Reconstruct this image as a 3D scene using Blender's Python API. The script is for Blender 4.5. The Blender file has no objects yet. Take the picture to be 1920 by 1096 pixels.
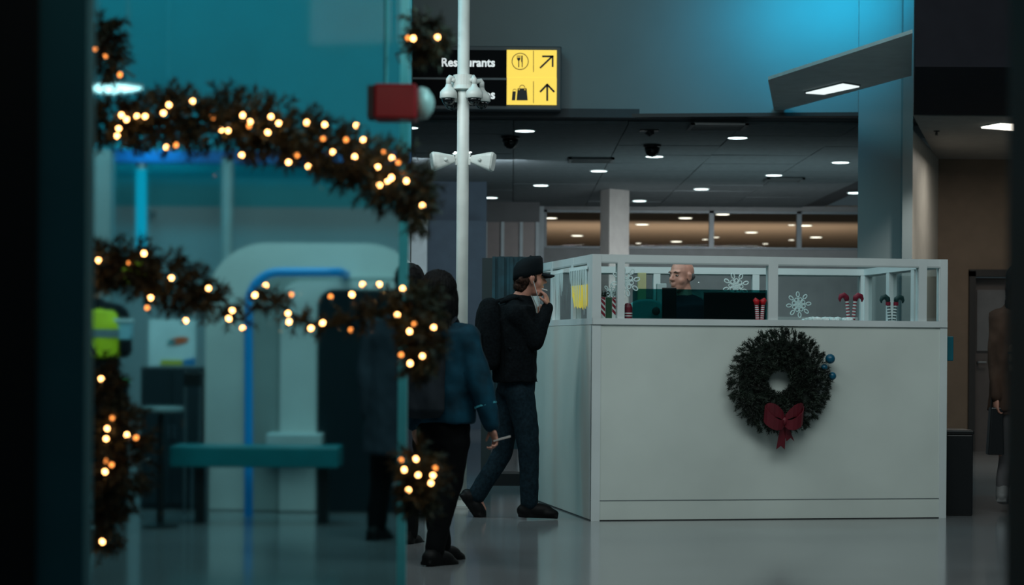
import bpy, bmesh, math, random
from mathutils import Vector, Matrix, noise
random.seed(7)
PI = math.pi
C = bpy.context.scene.collection
S = bpy.context.scene
# ------------------------------------------------------------------ camera
CH = 1.17; F = 4000.0; ROLL = 0.007
Rv = Vector((math.cos(ROLL), 0, math.sin(ROLL))); Uv = Vector((-math.sin(ROLL), 0, math.cos(ROLL))); Yv = Vector((0, 1, 0))
cd = bpy.data.cameras.new('camera'); cam = bpy.data.objects.new('camera', cd); C.objects.link(cam)
cd.sensor_width = 36; cd.lens = 36*F/1920; cd.shift_y = 100/1920
cd.clip_end = 200
m = Matrix.Identity(4)
for i in range(3):
    m[i][0] = Rv[i]; m[i][1] = Uv[i]; m[i][2] = -Yv[i]
m[2][3] = CH
cam.matrix_world = m
cd.dof.use_dof = True; cd.dof.focus_distance = 14.6; cd.dof.aperture_fstop = 2.9
S.camera = cam
# ------------------------------------------------------------------ exposure, world, big lights
S.view_settings.view_transform = 'Standard'
try: S.view_settings.look = 'None'
except Exception: pass
S.view_settings.gamma = 1; S.view_settings.exposure = 0.0; S.view_settings.use_curve_mapping = False
S.cycles.max_bounces = 8; S.cycles.transparent_max_bounces = 16
S.cycles.sample_clamp_indirect = 3.0
S.cycles.use_denoising = True
w = bpy.data.worlds.new('world'); S.world = w; w.use_nodes = True
bg = w.node_tree.nodes['Background']; bg.inputs[0].default_value = (0.50, 0.74, 0.84, 1); bg.inputs[1].default_value = 0.05

def area(name, loc, target, size, sy, power, col, spread=None):
    l = bpy.data.lights.new(name, 'AREA'); l.shape = 'RECTANGLE'; l.size = size; l.size_y = sy
    l.energy = power; l.color = col
    if spread: l.spread = spread
    o = bpy.data.objects.new(name, l); C.objects.link(o); o.location = loc
    o.rotation_euler = (Vector(target)-Vector(loc)).to_track_quat('-Z', 'Y').to_euler(); return o
def spot(name, loc, target, power, col, ang, blend=.5, r=.05):
    l = bpy.data.lights.new(name, 'SPOT'); l.energy = power; l.color = col; l.spot_size = ang; l.spot_blend = blend; l.shadow_soft_size = r
    o = bpy.data.objects.new(name, l); C.objects.link(o); o.location = loc
    o.rotation_euler = (Vector(target)-Vector(loc)).to_track_quat('-Z', 'Y').to_euler(); return o
area('lobby_overhead_light', (1.8, 8.5, 6.2), (1.6, 15, 0.9), 7, 3, 228, (.88, 1.0, .99))  # stands for unseen ceiling panels lighting the booth from above
area('booth_interior_light', (1.7, 15.6, 3.4), (1.7, 15.6, 0), 1.6, 1.2, 20, (.85, .97, 1.0))
area('bulkhead_wash', (2.0, 17.0, 6.8), (1.0, 22.0, 4.2), 7, 1, 12, (.80, .98, .98))
area('hall_back_fill', (3.0, 29.0, 2.9), (3.0, 36.0, .6), 4, .6, 60, (.96, .98, .98), 1.5)  # fill added to brighten the hall's back wall
area('hall_ceiling_fill', (3.2, 27.0, 1.0), (3.0, 28.5, 3.5), 4, 2, 42, (.74, .98, 1.0))  # unseen upward fill added behind the booth to brighten the hall ceiling
area('back_left_fill', (-.6, 26.5, 3.2), (-1.0, 30.5, 1.6), 1.5, .8, 34, (.85, .95, 1.0))  # added fill for the white jamb and blue-grey wall
area('kiosk_top_light', (-1.5, 14.3, 3.6), (-1.4, 15.0, 1.9), 1.6, .5, 30, (.85, 1.0, 1.0))
area('garland_fill', (-.4, 4.2, 2.7), (-.9, 6.2, 1.4), 1.2, .6, 5, (1.0, .86, .72))  # unseen warm fill added over the garlands and red beacon
area('glass_edge_fill', (.5, 6.0, 2.4), (-.32, 6.5, 1.0), .3, .8, 9, (.5, 1.0, 1.0))  # added to brighten the teal edge of the glass panel
area('cyan_cove_light', (3.25, 20.5, 4.95), (3.0, 21.8, 4.55), 1.3, .2, 17, (.0, .54, .88), 1.7)
area('cyan_wall_wash', (-3.0, 15.6, 6.6), (-3.2, 18.8, 3.0), 4, .6, 135, (.02, .64, .80))
area('cyan_tube_wash', (-3.05, 18.1, 3.0), (-3.2, 18.6, 2.3), .35, .2, 5, (.0, .75, .95))
area('left_lobby_light', (-2.2, 11.0, 5.5), (-2.0, 15.0, 0.8), 3, 2, 52, (.92, .99, 1.0))
spot('hall_wall_downlight', (4.12, 20.75, 3.30), (4.32, 21.35, 0.0), 90, (1.0, .96, .88), 1.5, 1.0)
area('warm_room_light', (3.0, 41.0, 1.2), (3.0, 44.0, 3.5), 8, 3, 230, (1.0, .86, .72))
area('hallway_light', (5.2, 22.3, 3.2), (5.2, 22.3, 0), 1.0, 1.0, 15, (1.0, .93, .84))

# ------------------------------------------------------------------ pixel helpers (depth is metres along +Y)
def ray(px, py): return Rv*((px-960)/F) + Uv*((648-py)/F) + Yv
def W(px, py, d):
    r = ray(px, py); return Vector((0, 0, CH)) + r*(d/r.y)
def atz(px, py, z):
    r = ray(px, py); return Vector((0, 0, CH)) + r*((z-CH)/r.z)
def X(px, d): return (px-960)/F*d
def Z(py, d): return CH + (648-py)/F*d

# ------------------------------------------------------------------ materials
MC = {}
def lin(c):
    return tuple(((v/255)/12.92 if v/255 <= .04045 else ((v/255+.055)/1.055)**2.4) for v in c)
def mat(name, rgb, rough=.6, metal=0, nz=.03, scale=6, bump=.0, emit=None, es=0, spec=.5, coat=0):
    if name in MC: return MC[name]
    M = bpy.data.materials.new(name); M.use_nodes = True; nt = M.node_tree; b = nt.nodes['Principled BSDF']
    c = lin(rgb)
    b.inputs['Roughness'].default_value = rough; b.inputs['Metallic'].default_value = metal
    b.inputs['Specular IOR Level'].default_value = spec
    if coat: b.inputs['Coat Weight'].default_value = coat
    tc = nt.nodes.new('ShaderNodeTexCoord'); n = nt.nodes.new('ShaderNodeTexNoise'); n.inputs['Scale'].default_value = scale; n.inputs['Detail'].default_value = 4
    nt.links.new(tc.outputs['Object'], n.inputs['Vector'])
    r = nt.nodes.new('ShaderNodeValToRGB')
    r.color_ramp.elements[0].color = tuple(v*(1-nz*2.5) for v in c)+(1,); r.color_ramp.elements[1].color = tuple(min(1, v*(1+nz*2.5)) for v in c)+(1,)
    r.color_ramp.elements[0].position = .3; r.color_ramp.elements[1].position = .7
    nt.links.new(n.outputs['Fac'], r.inputs[0]); nt.links.new(r.outputs[0], b.inputs['Base Color'])
    if bump:
        bp = nt.nodes.new('ShaderNodeBump'); bp.inputs['Strength'].default_value = bump; bp.inputs['Distance'].default_value = .01
        nt.links.new(n.outputs['Fac'], bp.inputs['Height']); nt.links.new(bp.outputs[0], b.inputs['Normal'])
    if emit:
        b.inputs['Emission Color'].default_value = lin(emit)+(1,); b.inputs['Emission Strength'].default_value = es
    MC[name] = M; return M
def glass(name, tint, gloss=.08, rough=.02):
    if name in MC: return MC[name]
    M = bpy.data.materials.new(name); M.use_nodes = True; nt = M.node_tree; nt.nodes.clear()
    o = nt.nodes.new('ShaderNodeOutputMaterial'); t = nt.nodes.new('ShaderNodeBsdfTransparent'); g = nt.nodes.new('ShaderNodeBsdfGlossy')
    mx = nt.nodes.new('ShaderNodeMixShader'); lw = nt.nodes.new('ShaderNodeLayerWeight'); lw.inputs[0].default_value = .5; pw = nt.nodes.new('ShaderNodeMath'); pw.operation = 'POWER'; pw.inputs[1].default_value = 5; nt.links.new(lw.outputs['Facing'], pw.inputs[0]); fr = nt.nodes.new('ShaderNodeMath'); fr.operation = 'MULTIPLY_ADD'; fr.inputs[1].default_value = .45; fr.inputs[2].default_value = gloss*.5; nt.links.new(pw.outputs[0], fr.inputs[0])
    t.inputs[0].default_value = tint+(1,); g.inputs['Roughness'].default_value = rough
    nt.links.new(fr.outputs[0], mx.inputs[0]); nt.links.new(t.outputs[0], mx.inputs[1]); nt.links.new(g.outputs[0], mx.inputs[2]); nt.links.new(mx.outputs[0], o.inputs[0])
    MC[name] = M; return M
def emis(name, rgb, s):
    if name in MC: return MC[name]
    M = bpy.data.materials.new(name); M.use_nodes = True; nt = M.node_tree; nt.nodes.clear()
    o = nt.nodes.new('ShaderNodeOutputMaterial'); e = nt.nodes.new('ShaderNodeEmission'); e.inputs[0].default_value = lin(rgb)+(1,); e.inputs[1].default_value = s
    nt.links.new(e.outputs[0], o.inputs[0]); MC[name] = M; return M

white = mat('painted_white', (206, 214, 214), .45, nz=.02, scale=3, bump=.02)
boothp = mat('booth_laminate', (206, 214, 208), .38, nz=.03, scale=1.6)
greywall = mat('grey_wall_paint', (150, 158, 160), .7, nz=.02, scale=2)
darkgrey = mat('dark_grey_paint', (70, 76, 80), .6, nz=.04, scale=4)
black = mat('black_plastic', (14, 15, 16), .4)
satinblack = mat('black_satin', (18, 20, 22), .35)
blackcloth = mat('black_cloth', (12, 17, 20), .95, nz=.15, scale=60, bump=.3, spec=.08)
redpl = mat('red_enamel', (150, 12, 26), .35)
chrome = mat('brushed_metal', (150, 160, 165), .3, metal=.9)
yellowlit = mat('backlit_yellow', (240, 200, 60), .5, nz=0, emit=(250, 214, 88), es=.9)
signblack = mat('sign_black', (10, 13, 16), .6, spec=.08)
signwhite = mat('backlit_white', (230, 235, 235), .5, nz=0, emit=(235, 245, 245), es=.8)

# ------------------------------------------------------------------ mesh helpers
class MB:
    def __init__(s): s.v = []; s.f = []; s.mi = []; s.k = 0
    def add(s, vs, fs):
        o = len(s.v); s.v += [tuple(v) for v in vs]; s.f += [tuple(i+o for i in f) for f in fs]; s.mi += [s.k]*len(fs); return s
    def box(s, x0, x1, y0, y1, z0, z1):
        v = [(x, y, z) for x in (x0, x1) for y in (y0, y1) for z in (z0, z1)]
        return s.add(v, [(0, 1, 3, 2), (4, 6, 7, 5), (0, 4, 5, 1), (2, 3, 7, 6), (0, 2, 6, 4), (1, 5, 7, 3)])
    def obox(s, c, ux, uy, uz):  # centre + half axes vectors
        v = [c+ux*a+uy*b+uz*d for a in (-1, 1) for b in (-1, 1) for d in (-1, 1)]
        return s.add(v, [(0, 1, 3, 2), (4, 6, 7, 5), (0, 4, 5, 1), (2, 3, 7, 6), (0, 2, 6, 4), (1, 5, 7, 3)])
    def seg(s, A, B, z0, z1, t, n=None):  # vertical slab between plan points A,B ; thickness t to the left-normal side
        A = Vector((A[0], A[1], 0)); B = Vector((B[0], B[1], 0)); d = (B-A).normalized(); nn = Vector((-d.y, d.x, 0))*t
        v = [Vector((p.x, p.y, z)) for p in (A, B, B+nn, A+nn) for z in (z0, z1)]
        return s.add(v, [(0, 2, 3, 1), (2, 4, 5, 3), (4, 6, 7, 5), (6, 0, 1, 7), (1, 3, 5, 7), (0, 6, 4, 2)])
    def tube(s, pts, r, n=10, cap=True):
        pts = [Vector(p) for p in pts]; rs = r if isinstance(r, (list, tuple)) else [r]*len(pts)
        o = len(s.v); up = None; rings = []
        for i, p in enumerate(pts):
            t = (pts[min(i+1, len(pts)-1)]-pts[max(i-1, 0)]).normalized()
            if up is None: up = Vector((0, 0, 1)) if abs(t.z) < .9 else Vector((1, 0, 0))
            a = t.cross(up).normalized(); b = a.cross(t).normalized(); up = b
            rings.append([p+(a*math.cos(2*PI*k/n)+b*math.sin(2*PI*k/n))*rs[i] for k in range(n)])
        vs = [v for rg in rings for v in rg]; fs = []
        for i in range(len(pts)-1):
            for k in range(n): fs.append((i*n+k, i*n+(k+1) % n, (i+1)*n+(k+1) % n, (i+1)*n+k))
        if cap: fs.append(tuple(range(n-1, -1, -1))); fs.append(tuple((len(pts)-1)*n+k for k in range(n)))
        return s.add(vs, fs)
    def lathe(s, prof, c, n=24, axis=None):  # prof [(r,z)]
        c = Vector(c); M = axis.to_track_quat('Z', 'Y').to_matrix() if axis else Matrix.Identity(3)
        vs = []; fs = []
        for r, z in prof:
            for k in range(n): vs.append(c + M @ Vector((max(r, 1e-4)*math.cos(2*PI*k/n), max(r, 1e-4)*math.sin(2*PI*k/n), z)))
        for i in range(len(prof)-1):
            for k in range(n): fs.append((i*n+k, i*n+(k+1) % n, (i+1)*n+(k+1) % n, (i+1)*n+k))
        fs.append(tuple(range(n-1, -1, -1))); fs.append(tuple((len(prof)-1)*n+k for k in range(n)))
        return s.add(vs, fs)
    def prism(s, poly, fn, t):  # poly in 2D, fn(u,v)->front point; extrude by vector t
        n = len(poly); a = [Vector(fn(*p)) for p in poly]; b = [p+Vector(t) for p in a]
        return s.add(a+b, [tuple(range(n))]+[tuple(range(2*n-1, n-1, -1))]+[(i, i+n, (i+1) % n+n, (i+1) % n) for i in range(n)])
    def ell(s, c, r, n=14, rot=None):
        c = Vector(c); vs = []; fs = []; R = rot or Matrix.Identity(3); h = n//2+1
        for i in range(h+1):
            th = PI*i/h
            for k in range(n):
                vs.append(c+R @ Vector((r[0]*math.sin(th)*math.cos(2*PI*k/n), r[1]*math.sin(th)*math.sin(2*PI*k/n), r[2]*math.cos(th))))
        for i in range(h):
            for k in range(n): fs.append((i*n+k, (i+1)*n+k, (i+1)*n+(k+1) % n, i*n+(k+1) % n))
        return s.add(vs, fs)
def mesh_from(mb, name, smooth=False):
    me = bpy.data.meshes.new(name); me.from_pydata(mb.v, [], mb.f); me.update()
    bm = bmesh.new(); bm.from_mesh(me); bmesh.ops.remove_doubles(bm, verts=bm.verts, dist=1e-6) if smooth else None
    bmesh.ops.recalc_face_normals(bm, faces=bm.faces); bm.to_mesh(me); bm.free()
    if smooth:
        for p in me.polygons: p.use_smooth = True
    return me
def root(name, label, cat, loc=(0, 0, 0), group=None):
    o = bpy.data.objects.new(name, None); C.objects.link(o); o.location = loc; o['label'] = label; o['category'] = cat
    o.empty_display_size = .1
    if group: o['group'] = group
    return o
def wloc(p):
    v = Vector((0, 0, 0))
    while p: v = v+p.location; p = p.parent
    return v
def obj(name, mb, m, parent=None, smooth=False, bevel=0, label=None, origin=None):
    me = mb if isinstance(mb, bpy.types.Mesh) else mesh_from(mb, name, smooth)
    po = wloc(parent) if parent else Vector((0, 0, 0))
    loc = Vector(origin) if origin is not None else po
    if loc.length > 0: me.transform(Matrix.Translation(-loc))
    for x in (m if isinstance(m, (list, tuple)) else [m]): me.materials.append(x)
    o = bpy.data.objects.new(name, me); C.objects.link(o); o.location = loc-po
    if parent: o.parent = parent
    if not isinstance(mb, bpy.types.Mesh) and len(set(mb.mi)) > 1 and not smooth:
        for p, i in zip(me.polygons, mb.mi): p.material_index = i
    if bevel:
        b = o.modifiers.new('bevel', 'BEVEL'); b.width = bevel; b.segments = 2; b.limit_method = 'ANGLE'; b.angle_limit = .6
    if label: o['label'] = label
    return o
def struct(o, kind='structure'): o['kind'] = kind; return o
def thing(name, mb, m, label, cat, group=None, smooth=False, bevel=0, origin=None):
    if origin is None and isinstance(mb, MB):
        xs = [v[0] for v in mb.v]; ys = [v[1] for v in mb.v]; zs = [v[2] for v in mb.v]
        origin = ((min(xs)+max(xs))/2, (min(ys)+max(ys))/2, min(zs))
    o = obj(name, mb, m, None, smooth, bevel, label, origin); o['category'] = cat
    if group: o['group'] = group
    return o
def copy_tree(o, parent=None):
    c = o.copy(); C.objects.link(c); c.parent = parent
    for ch in list(o.children): copy_tree(ch, c)
    return c

# ================================================================== SETTING
fm = mat('polished_floor', (118, 122, 124), .12, nz=.05, scale=1.2, spec=.55)
floor = struct(obj('floor', MB().box(-9, 9, -3, 62, -.1, 0), fm))
# bulkhead wall over the opening (nearer on the right)
A = (X(600, 22.42), 22.42); B = (X(1606, 21.72), 21.72)
bw = mat('bulkhead_paint', (128, 140, 142), .75, nz=.02, scale=1.2)
blk = struct(obj('wall_bulkhead', MB().seg(A, B, 3.56, 8, .35), bw))
struct(obj('trim_1', MB().seg((A[0], A[1]-.01), (B[0], B[1]-.01), 3.535, 3.572, .37), mat('black_trim', (10, 12, 14), .5)))
# column right of the opening
cx0, cx1 = X(1606, 21.72), X(1708, 21.3)
struct(obj('wall_column', MB().seg((cx0, 21.70), (X(1690, 21.6), 21.6), 0, 8, .6), bw))
struct(obj('wall_column_return', MB().seg((X(1690, 21.4), 21.4), (X(1709, 21.4), 21.4), 0, 8, .1), bw))
# ceiling of the back hall: a thin slab with lay-in tiles
CZ = 3.5
ceil = struct(obj('ceiling', MB().box(-3.6, 5.2, 22.0, 36.2, CZ+.03, CZ+.12), mat('ceiling_grid', (60, 66, 70), .7)))
tm = mat('ceiling_tile', (104, 114, 118), .75, nz=.06, scale=9, bump=.05)
tmb = MB().box(-.595, .595, -.595, .595, 0, .028)
tme = mesh_from(tmb, 'ceiling_tile'); tme.materials.append(tm)
k = 0
for i in range(7):
    for j in range(11):
        t = bpy.data.objects.new('ceiling_tile', tme); C.objects.link(t); t.parent = ceil
        t.location = (-3.0+i*1.2, 22.9+j*1.2, CZ+random.uniform(-.004, .003)); t.rotation_euler = (random.uniform(-.004, .004), random.uniform(-.004, .004), 0)
# room beyond the clerestory
struct(obj('ceiling_warm', MB().box(-6, 12, 36.4, 60, CZ, CZ+.1), mat('warm_ceiling', (150, 128, 108), .7)))
struct(obj('wall_far', MB().box(-6, 12, 60, 60.3, 0, 3.6), mat('warm_wall', (150, 120, 92), .8)))
# window wall at the back of the hall
WD = 35.6
zt, zb = Z(393, WD), Z(464, WD)
wm = mat('hall_back_wall', (112, 118, 120), .7)
xl, xr = X(1016, WD), X(1640, WD)
mb = MB().box(xl-.0, 7.5, WD, WD+.2, 0, zb).box(xl, 7.5, WD, WD+.2, zt, CZ+.03)
struct(obj('wall_back', mb, wm))
fmx = mat('window_frame_grey', (96, 112, 120), .4)
xs = [1018, 1150, 1331, 1495, 1640]
for i in range(4):
    a, b = X(xs[i], WD), X(xs[i+1], WD)
    f = struct(obj('window_%d' % (i+1), MB().box(a, a+.05, WD-.06, WD+.05, zb, zt).box(b-.03, b, WD-.06, WD+.05, zb, zt).box(a, b, WD-.06, WD+.05, zt-.04, zt).box(a, b, WD-.08, WD+.05, zb, zb+.03), fmx))
    obj('pane', MB().box(a+.05, b-.03, WD-.01, WD, zb+.03, zt-.04), glass('clear_glass', (.93, .96, .95), .004), f)
# white corner post at the left end of the windows
struct(obj('trim_2', MB().box(X(1003, WD), X(1018, WD), WD-.15, WD+.1, Z(478, WD)-2.6, CZ+.02), mat('pale_post', (150, 165, 172), .5)))
# interior column
struct(obj('wall_inner_column', MB().add([(X(1124, 31.9), 31.9, 0), (X(1141, 31.5), 31.5, 0), (X(1178, 31.9), 31.9, 0), (X(1160, 32.4), 32.4, 0), (X(1124, 31.9), 31.9, CZ+.02), (X(1141, 31.5), 31.5, CZ+.02), (X(1178, 31.9), 31.9, CZ+.02), (X(1160, 32.4), 32.4, CZ+.02)],
       [(0, 1, 5, 4), (1, 2, 6, 5), (2, 3, 7, 6), (3, 0, 4, 7), (4, 5, 6, 7), (3, 2, 1, 0)]), mat('column_paint', (150, 150, 148), .7)))
# glazed partition left of the windows
pd = 34.5
part_r = struct(obj('wall_glazed_partition', MB().box(X(895, pd), X(1010, pd), pd, pd+.15, Z(416, pd), CZ+.03).box(X(895, pd), X(1010, pd), pd+.1, pd+.2, 0, 1.4), darkgrey))
for p in (906, 938, 973, 1003):
    obj('mullion', MB().box(X(p, pd), X(p+6, pd), pd-.05, pd+.1, 0, Z(416, pd)), mat('pale_post', 0), part_r)
for a, b in ((912, 938), (944, 973), (979, 1003)):
    obj('panel', MB().box(X(a, pd), X(b, pd), pd+.02, pd+.06, 1.4, Z(416, pd)), mat('brown_grey_panel', (98, 92, 92), .4), part_r)
# dark blue wall and white jamb seen between the garland and the pole
struct(obj('wall_back_left', MB().box(X(798, 30), X(910, 30), 30, 30.2, 0, Z(414, 30)).box(X(560, 30), X(910, 30), 30.3, 30.5, Z(414, 30), CZ+.03), mat('blue_grey_wall', (70, 88, 104), .7)))
struct(obj('trim_3', MB().box(X(760, 29.6), X(800, 29.6), 29.4, 29.7, 0, Z(412, 29.6)), mat('white_jamb', (190, 205, 210), .6)))
# right hallway
hz = 3.34
hp_ = [(X(1712, 16.5), 16.5), (X(2100, 16.5), 16.5), (X(2100, 19.9), 19.9), (X(1710, 19.9), 19.9)]
struct(obj('wall_header_right', MB().add([(x, y, z) for z in (hz+.01, 8) for x, y in hp_], [(3, 2, 1, 0), (4, 5, 6, 7), (0, 1, 5, 4), (1, 2, 6, 5), (2, 3, 7, 6), (3, 0, 4, 7)]), mat('dark_header', (40, 40, 46), .9, spec=.1)))
hc_ = [(X(1709, 19.9), 19.9), (8, 19.9), (8, 24.6), (X(1755, 24.6), 24.6)]
struct(obj('ceiling_hallway', MB().add([(x, y, z) for z in (hz, hz+.1) for x, y in hc_], [(3, 2, 1, 0), (4, 5, 6, 7), (0, 1, 5, 4), (1, 2, 6, 5), (2, 3, 7, 6), (3, 0, 4, 7)]), mat('hall_ceiling', (150, 146, 140), .8)))
struct(obj('wall_hallway_left', MB().seg((X(1709, 21.4), 21.4), (X(1757, 24.4), 24.4), 0, hz+.02, .02), mat('hall_white_wall', (205, 202, 192), .45)))
struct(obj('wall_hallway_back', MB().box(X(1745, 24.4), X(1817, 24.4), 24.4, 24.6, 0, hz).box(X(1817, 24.4), 8, 24.4, 24.6, 2.06, hz), mat('hall_tan_wall', (128, 112, 96), .7)))
dr = struct(obj('door_1', MB().box(X(1822, 24.4)+.03, X(1985, 24.4), 24.5, 24.55, 0, 1.99), mat('hall_door', (96, 90, 88), .5)))
obj('door_frame', MB().box(X(1815, 24.4), X(1822, 24.4)+.03, 24.34, 24.6, 0, 2.06).box(X(1815, 24.4), X(1990, 24.4), 24.34, 24.6, 2.0, 2.08), mat('dark_frame', (50, 50, 50), .5), dr)
obj('window_lite', MB().box(X(1834, 24.4), X(1915, 24.4), 24.47, 24.5, 1.15, 1.85), mat('lite', (120, 122, 124), .3), dr)
obj('handle', MB().tube([(X(1836, 24.4), 24.42, 1.02), (X(1850, 24.4), 24.42, 1.02)], .012).tube([(X(1836, 24.4), 24.42, 1.02), (X(1836, 24.4), 24.5, 1.02)], .012), chrome, dr)
hp = struct(obj('baseboard_hallway', MB().box(X(1757, 24.35), X(1815, 24.35), 24.36, 24.4, 0, .1), darkgrey))
# dropped soffit slab upper right
sz = 3.60
pts = [atz(1440, 150, sz), atz(1576, 106, sz), atz(1711, 62, sz), atz(1709, 142, sz), atz(1580, 177, sz), atz(1452, 211, sz)]
n6 = len(pts)
mb = MB().add([(p.x, p.y, sz) for p in pts]+[(p.x, p.y, sz+.03) for p in pts], [tuple(range(5, -1, -1)), tuple(range(6, 12))]+[(i, (i+1) % 6, (i+1) % 6+6, i+6) for i in range(6)])
struct(obj('ceiling_soffit', mb, mat('soffit_paint', (205, 214, 214), .7)))
pl = root('ceiling_light_or_reflection', 'slanting white reflection built as a panel on the pale soffit beside the bright blue wall', 'light', atz(1560, 167, sz-.02), 'flat white ceiling panels')  # reflection of a ceiling fixture in glass, made into a glowing panel
def quadprism(ps, z, t): 
    return MB().add([(p.x, p.y, z) for p in ps]+[(p.x, p.y, z+t) for p in ps], [(3, 2, 1, 0), (4, 5, 6, 7)]+[(i, (i+1) % 4, (i+1) % 4+4, i+4) for i in range(4)])
q = [atz(1511, 175, sz-.02), atz(1580, 158, sz-.02), atz(1611, 163, sz-.02), atz(1545, 177, sz-.02)]
obj('diffuser', quadprism(q, sz-.022, .02), emis('panel_reflection_glow', (235, 250, 250), 1.1), pl)
ctr = sum(q, Vector())/4
obj('frame', quadprism([ctr+(p-ctr)*1.06 for p in q], sz-.012, .012), greywall, pl)
hl = root('ceiling_light_or_reflection', 'square white light panel recessed in the hallway ceiling at the right', 'light', atz(1885, 238, hz-.01), 'flat white ceiling panels')
q = [atz(1840, 239, hz-.015), atz(1876, 232, hz-.015), atz(1960, 236, hz-.015), atz(1925, 246, hz-.015)]
obj('diffuser', quadprism(q, hz-.02, .018), emis('hall_panel_light', (255, 248, 232), 4), hl)
ctr = sum(q, Vector())/4
obj('frame', quadprism([ctr+(p-ctr)*1.06 for p in q], hz-.01, .01), white, hl)
thing('ceiling_sprinkler', MB().lathe([(.03, 0), (.03, -.01), (.012, -.015), (.012, -.04), (.02, -.045)], atz(1756, 245, hz)), satinblack, 'tiny dark sprinkler on the hallway ceiling beside the bright wall', 'sprinkler')

# ------------------------------------------------------------------ recessed downlights
def downlight(px, py, r, label, group, mname='downlight_glow', colr=(225, 252, 252), es=5):
    c = atz(px, py, CZ-.012)
    t = root('ceiling_downlight', label, 'light', c, group)
    obj('lens', MB().lathe([(r, 0), (r, .008)], c, 20), emis(mname, colr, es), t)
    obj('trim_ring', MB().lathe([(r*1.0, .001), (r*1.18, .001), (r*1.18, .012), (r*1.0, .012)], c, 20), white, t)
DL = [(984, 246, 'round downlight above the black dome of the hall ceiling, nearest the sign'), (1383, 259, 'round downlight in front of the slotted ceiling vent'),
      (1227, 294, 'round downlight right under the glinting black dome'), (1576, 305, 'round downlight nearest the column, front row'),
      (1123, 321, 'round downlight just behind the square ceiling hatch'), (1451, 329, 'round downlight fourth from the column among the hall lights'),
      (1014, 348, 'round downlight above the glazed partition corner'), (1315, 355, 'round downlight above the middle of the back windows'),
      (920, 371, 'round downlight farthest back beside the white pole'), (1199, 377, 'round downlight just right of the inner column'),
      (1603, 362, 'round downlight half hidden by the grey column'), (865, 288, 'round downlight hidden behind the white pole'), (765, 240, 'round downlight beside the red beacon')]
for px, py, lb in DL: downlight(px, py, .105, lb, 'round downlights in the hall ceiling')
for px, py, lb in [(1032, 409, 'downlight glimpsed in the upper corner of the first back window'), (1082, 442, 'downlight glimpsed low in the first back window'),
    (1204, 421, 'downlight glimpsed beside the inner column in the second back window'), (1268, 453, 'downlight glimpsed lowest in the middle of the second back window'),
    (1285, 409, 'downlight glimpsed highest in the second back window'), (1197, 456, 'small dim downlight low beside the inner column, second back window'),
    (1355, 402, 'front one of the paired downlights at the top of the third back window'), (1374, 397, 'back one of the paired downlights at the top of the third back window'),
    (1409, 436, 'downlight glimpsed in the centre of the third back window'), (1322, 449, 'small downlight tight against the mullion in the second back window'),
    (1343, 445, 'small downlight tight against the mullion in the third back window'), (1435, 457, 'small downlight at the bottom sill of the third back window'),
    (1484, 422, 'small downlight near the upper end of the third back window'), (1484, 450, 'small downlight near the lower end of the third back window'),
    (1510, 423, 'downlight glimpsed higher in the fourth back window'), (1530, 445, 'downlight glimpsed lower in the fourth back window')]:
    small = (px in (1197, 1322, 1343, 1435, 1484))
    downlight(px, py, .06 if small else .12, lb, 'downlights in the warm room beyond the windows', 'warm_downlight', (255, 244, 225), 4)

# ceiling devices
def dome(px, py, r, label, glint=False):
    c = atz(px, py, CZ-.005)
    t = root('ceiling_dome_camera', label, 'camera', c, 'dome cameras on the hall ceiling')
    obj('mount_ring', MB().lathe([(r*1.15, 0), (r*1.15, -.02), (r*.95, -.03)], c, 20), satinblack, t)
    obj('dome', MB().lathe([(r, -.02), (r*.97, -.06), (r*.8, -.10), (r*.5, -.13), (0.001, -.14)], c, 20), mat('dome_gloss', (8, 10, 12), .08), t, smooth=True)
dome(957, 256, .09, 'black dome camera on the hall ceiling left of the nearest downlight')
dome(1223, 272, .09, 'black dome camera directly above a downlight, with a glint under it')
dome(988, 391, .10, 'small far dome camera above the glazed partition')
c = atz(1217, 243, CZ-.002)
t = root('ceiling_speaker_mount', 'black bracket with a tilted black camera body on the hall ceiling', 'camera', c)
obj('plate', MB().box(c.x-.1, c.x+.1, c.y-.08, c.y+.08, c.z-.015, c.z), satinblack, t)
obj('body', MB().tube([c+Vector((.0, 0, -.01)), c+Vector((.03, 0, -.06))], [.06, .03], 12), satinblack, t)
for px, py, ww, lb in ((1108, 299, .28, 'square ceiling hatch with a dark edge in the hall ceiling'), (1345, 236, .30, 'pale ceiling vent near the front edge of the hall ceiling'), (1470, 336, .26, 'square ceiling vent right of the middle downlights')):
    c = atz(px, py, CZ-.012)
    t = root('ceiling_vent', lb, 'vent', c)
    obj('frame', MB().box(c.x-ww, c.x+ww, c.y-ww, c.y-ww+.04, c.z-.02, c.z).box(c.x-ww, c.x+ww, c.y+ww-.04, c.y+ww, c.z-.02, c.z).box(c.x-ww, c.x-ww+.04, c.y-ww, c.y+ww, c.z-.02, c.z).box(c.x+ww-.04, c.x+ww, c.y-ww, c.y+ww, c.z-.02, c.z), mat('vent_metal', (92, 98, 100), .5), t)
    for k in range(5):
        y = c.y-ww+.08+k*(2*ww-.16)/4
        obj('slat', MB().box(c.x-ww+.04, c.x+ww-.04, y-.025, y+.025, c.z-.014, c.z-.006), mat('vent_metal', 0), t)

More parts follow.
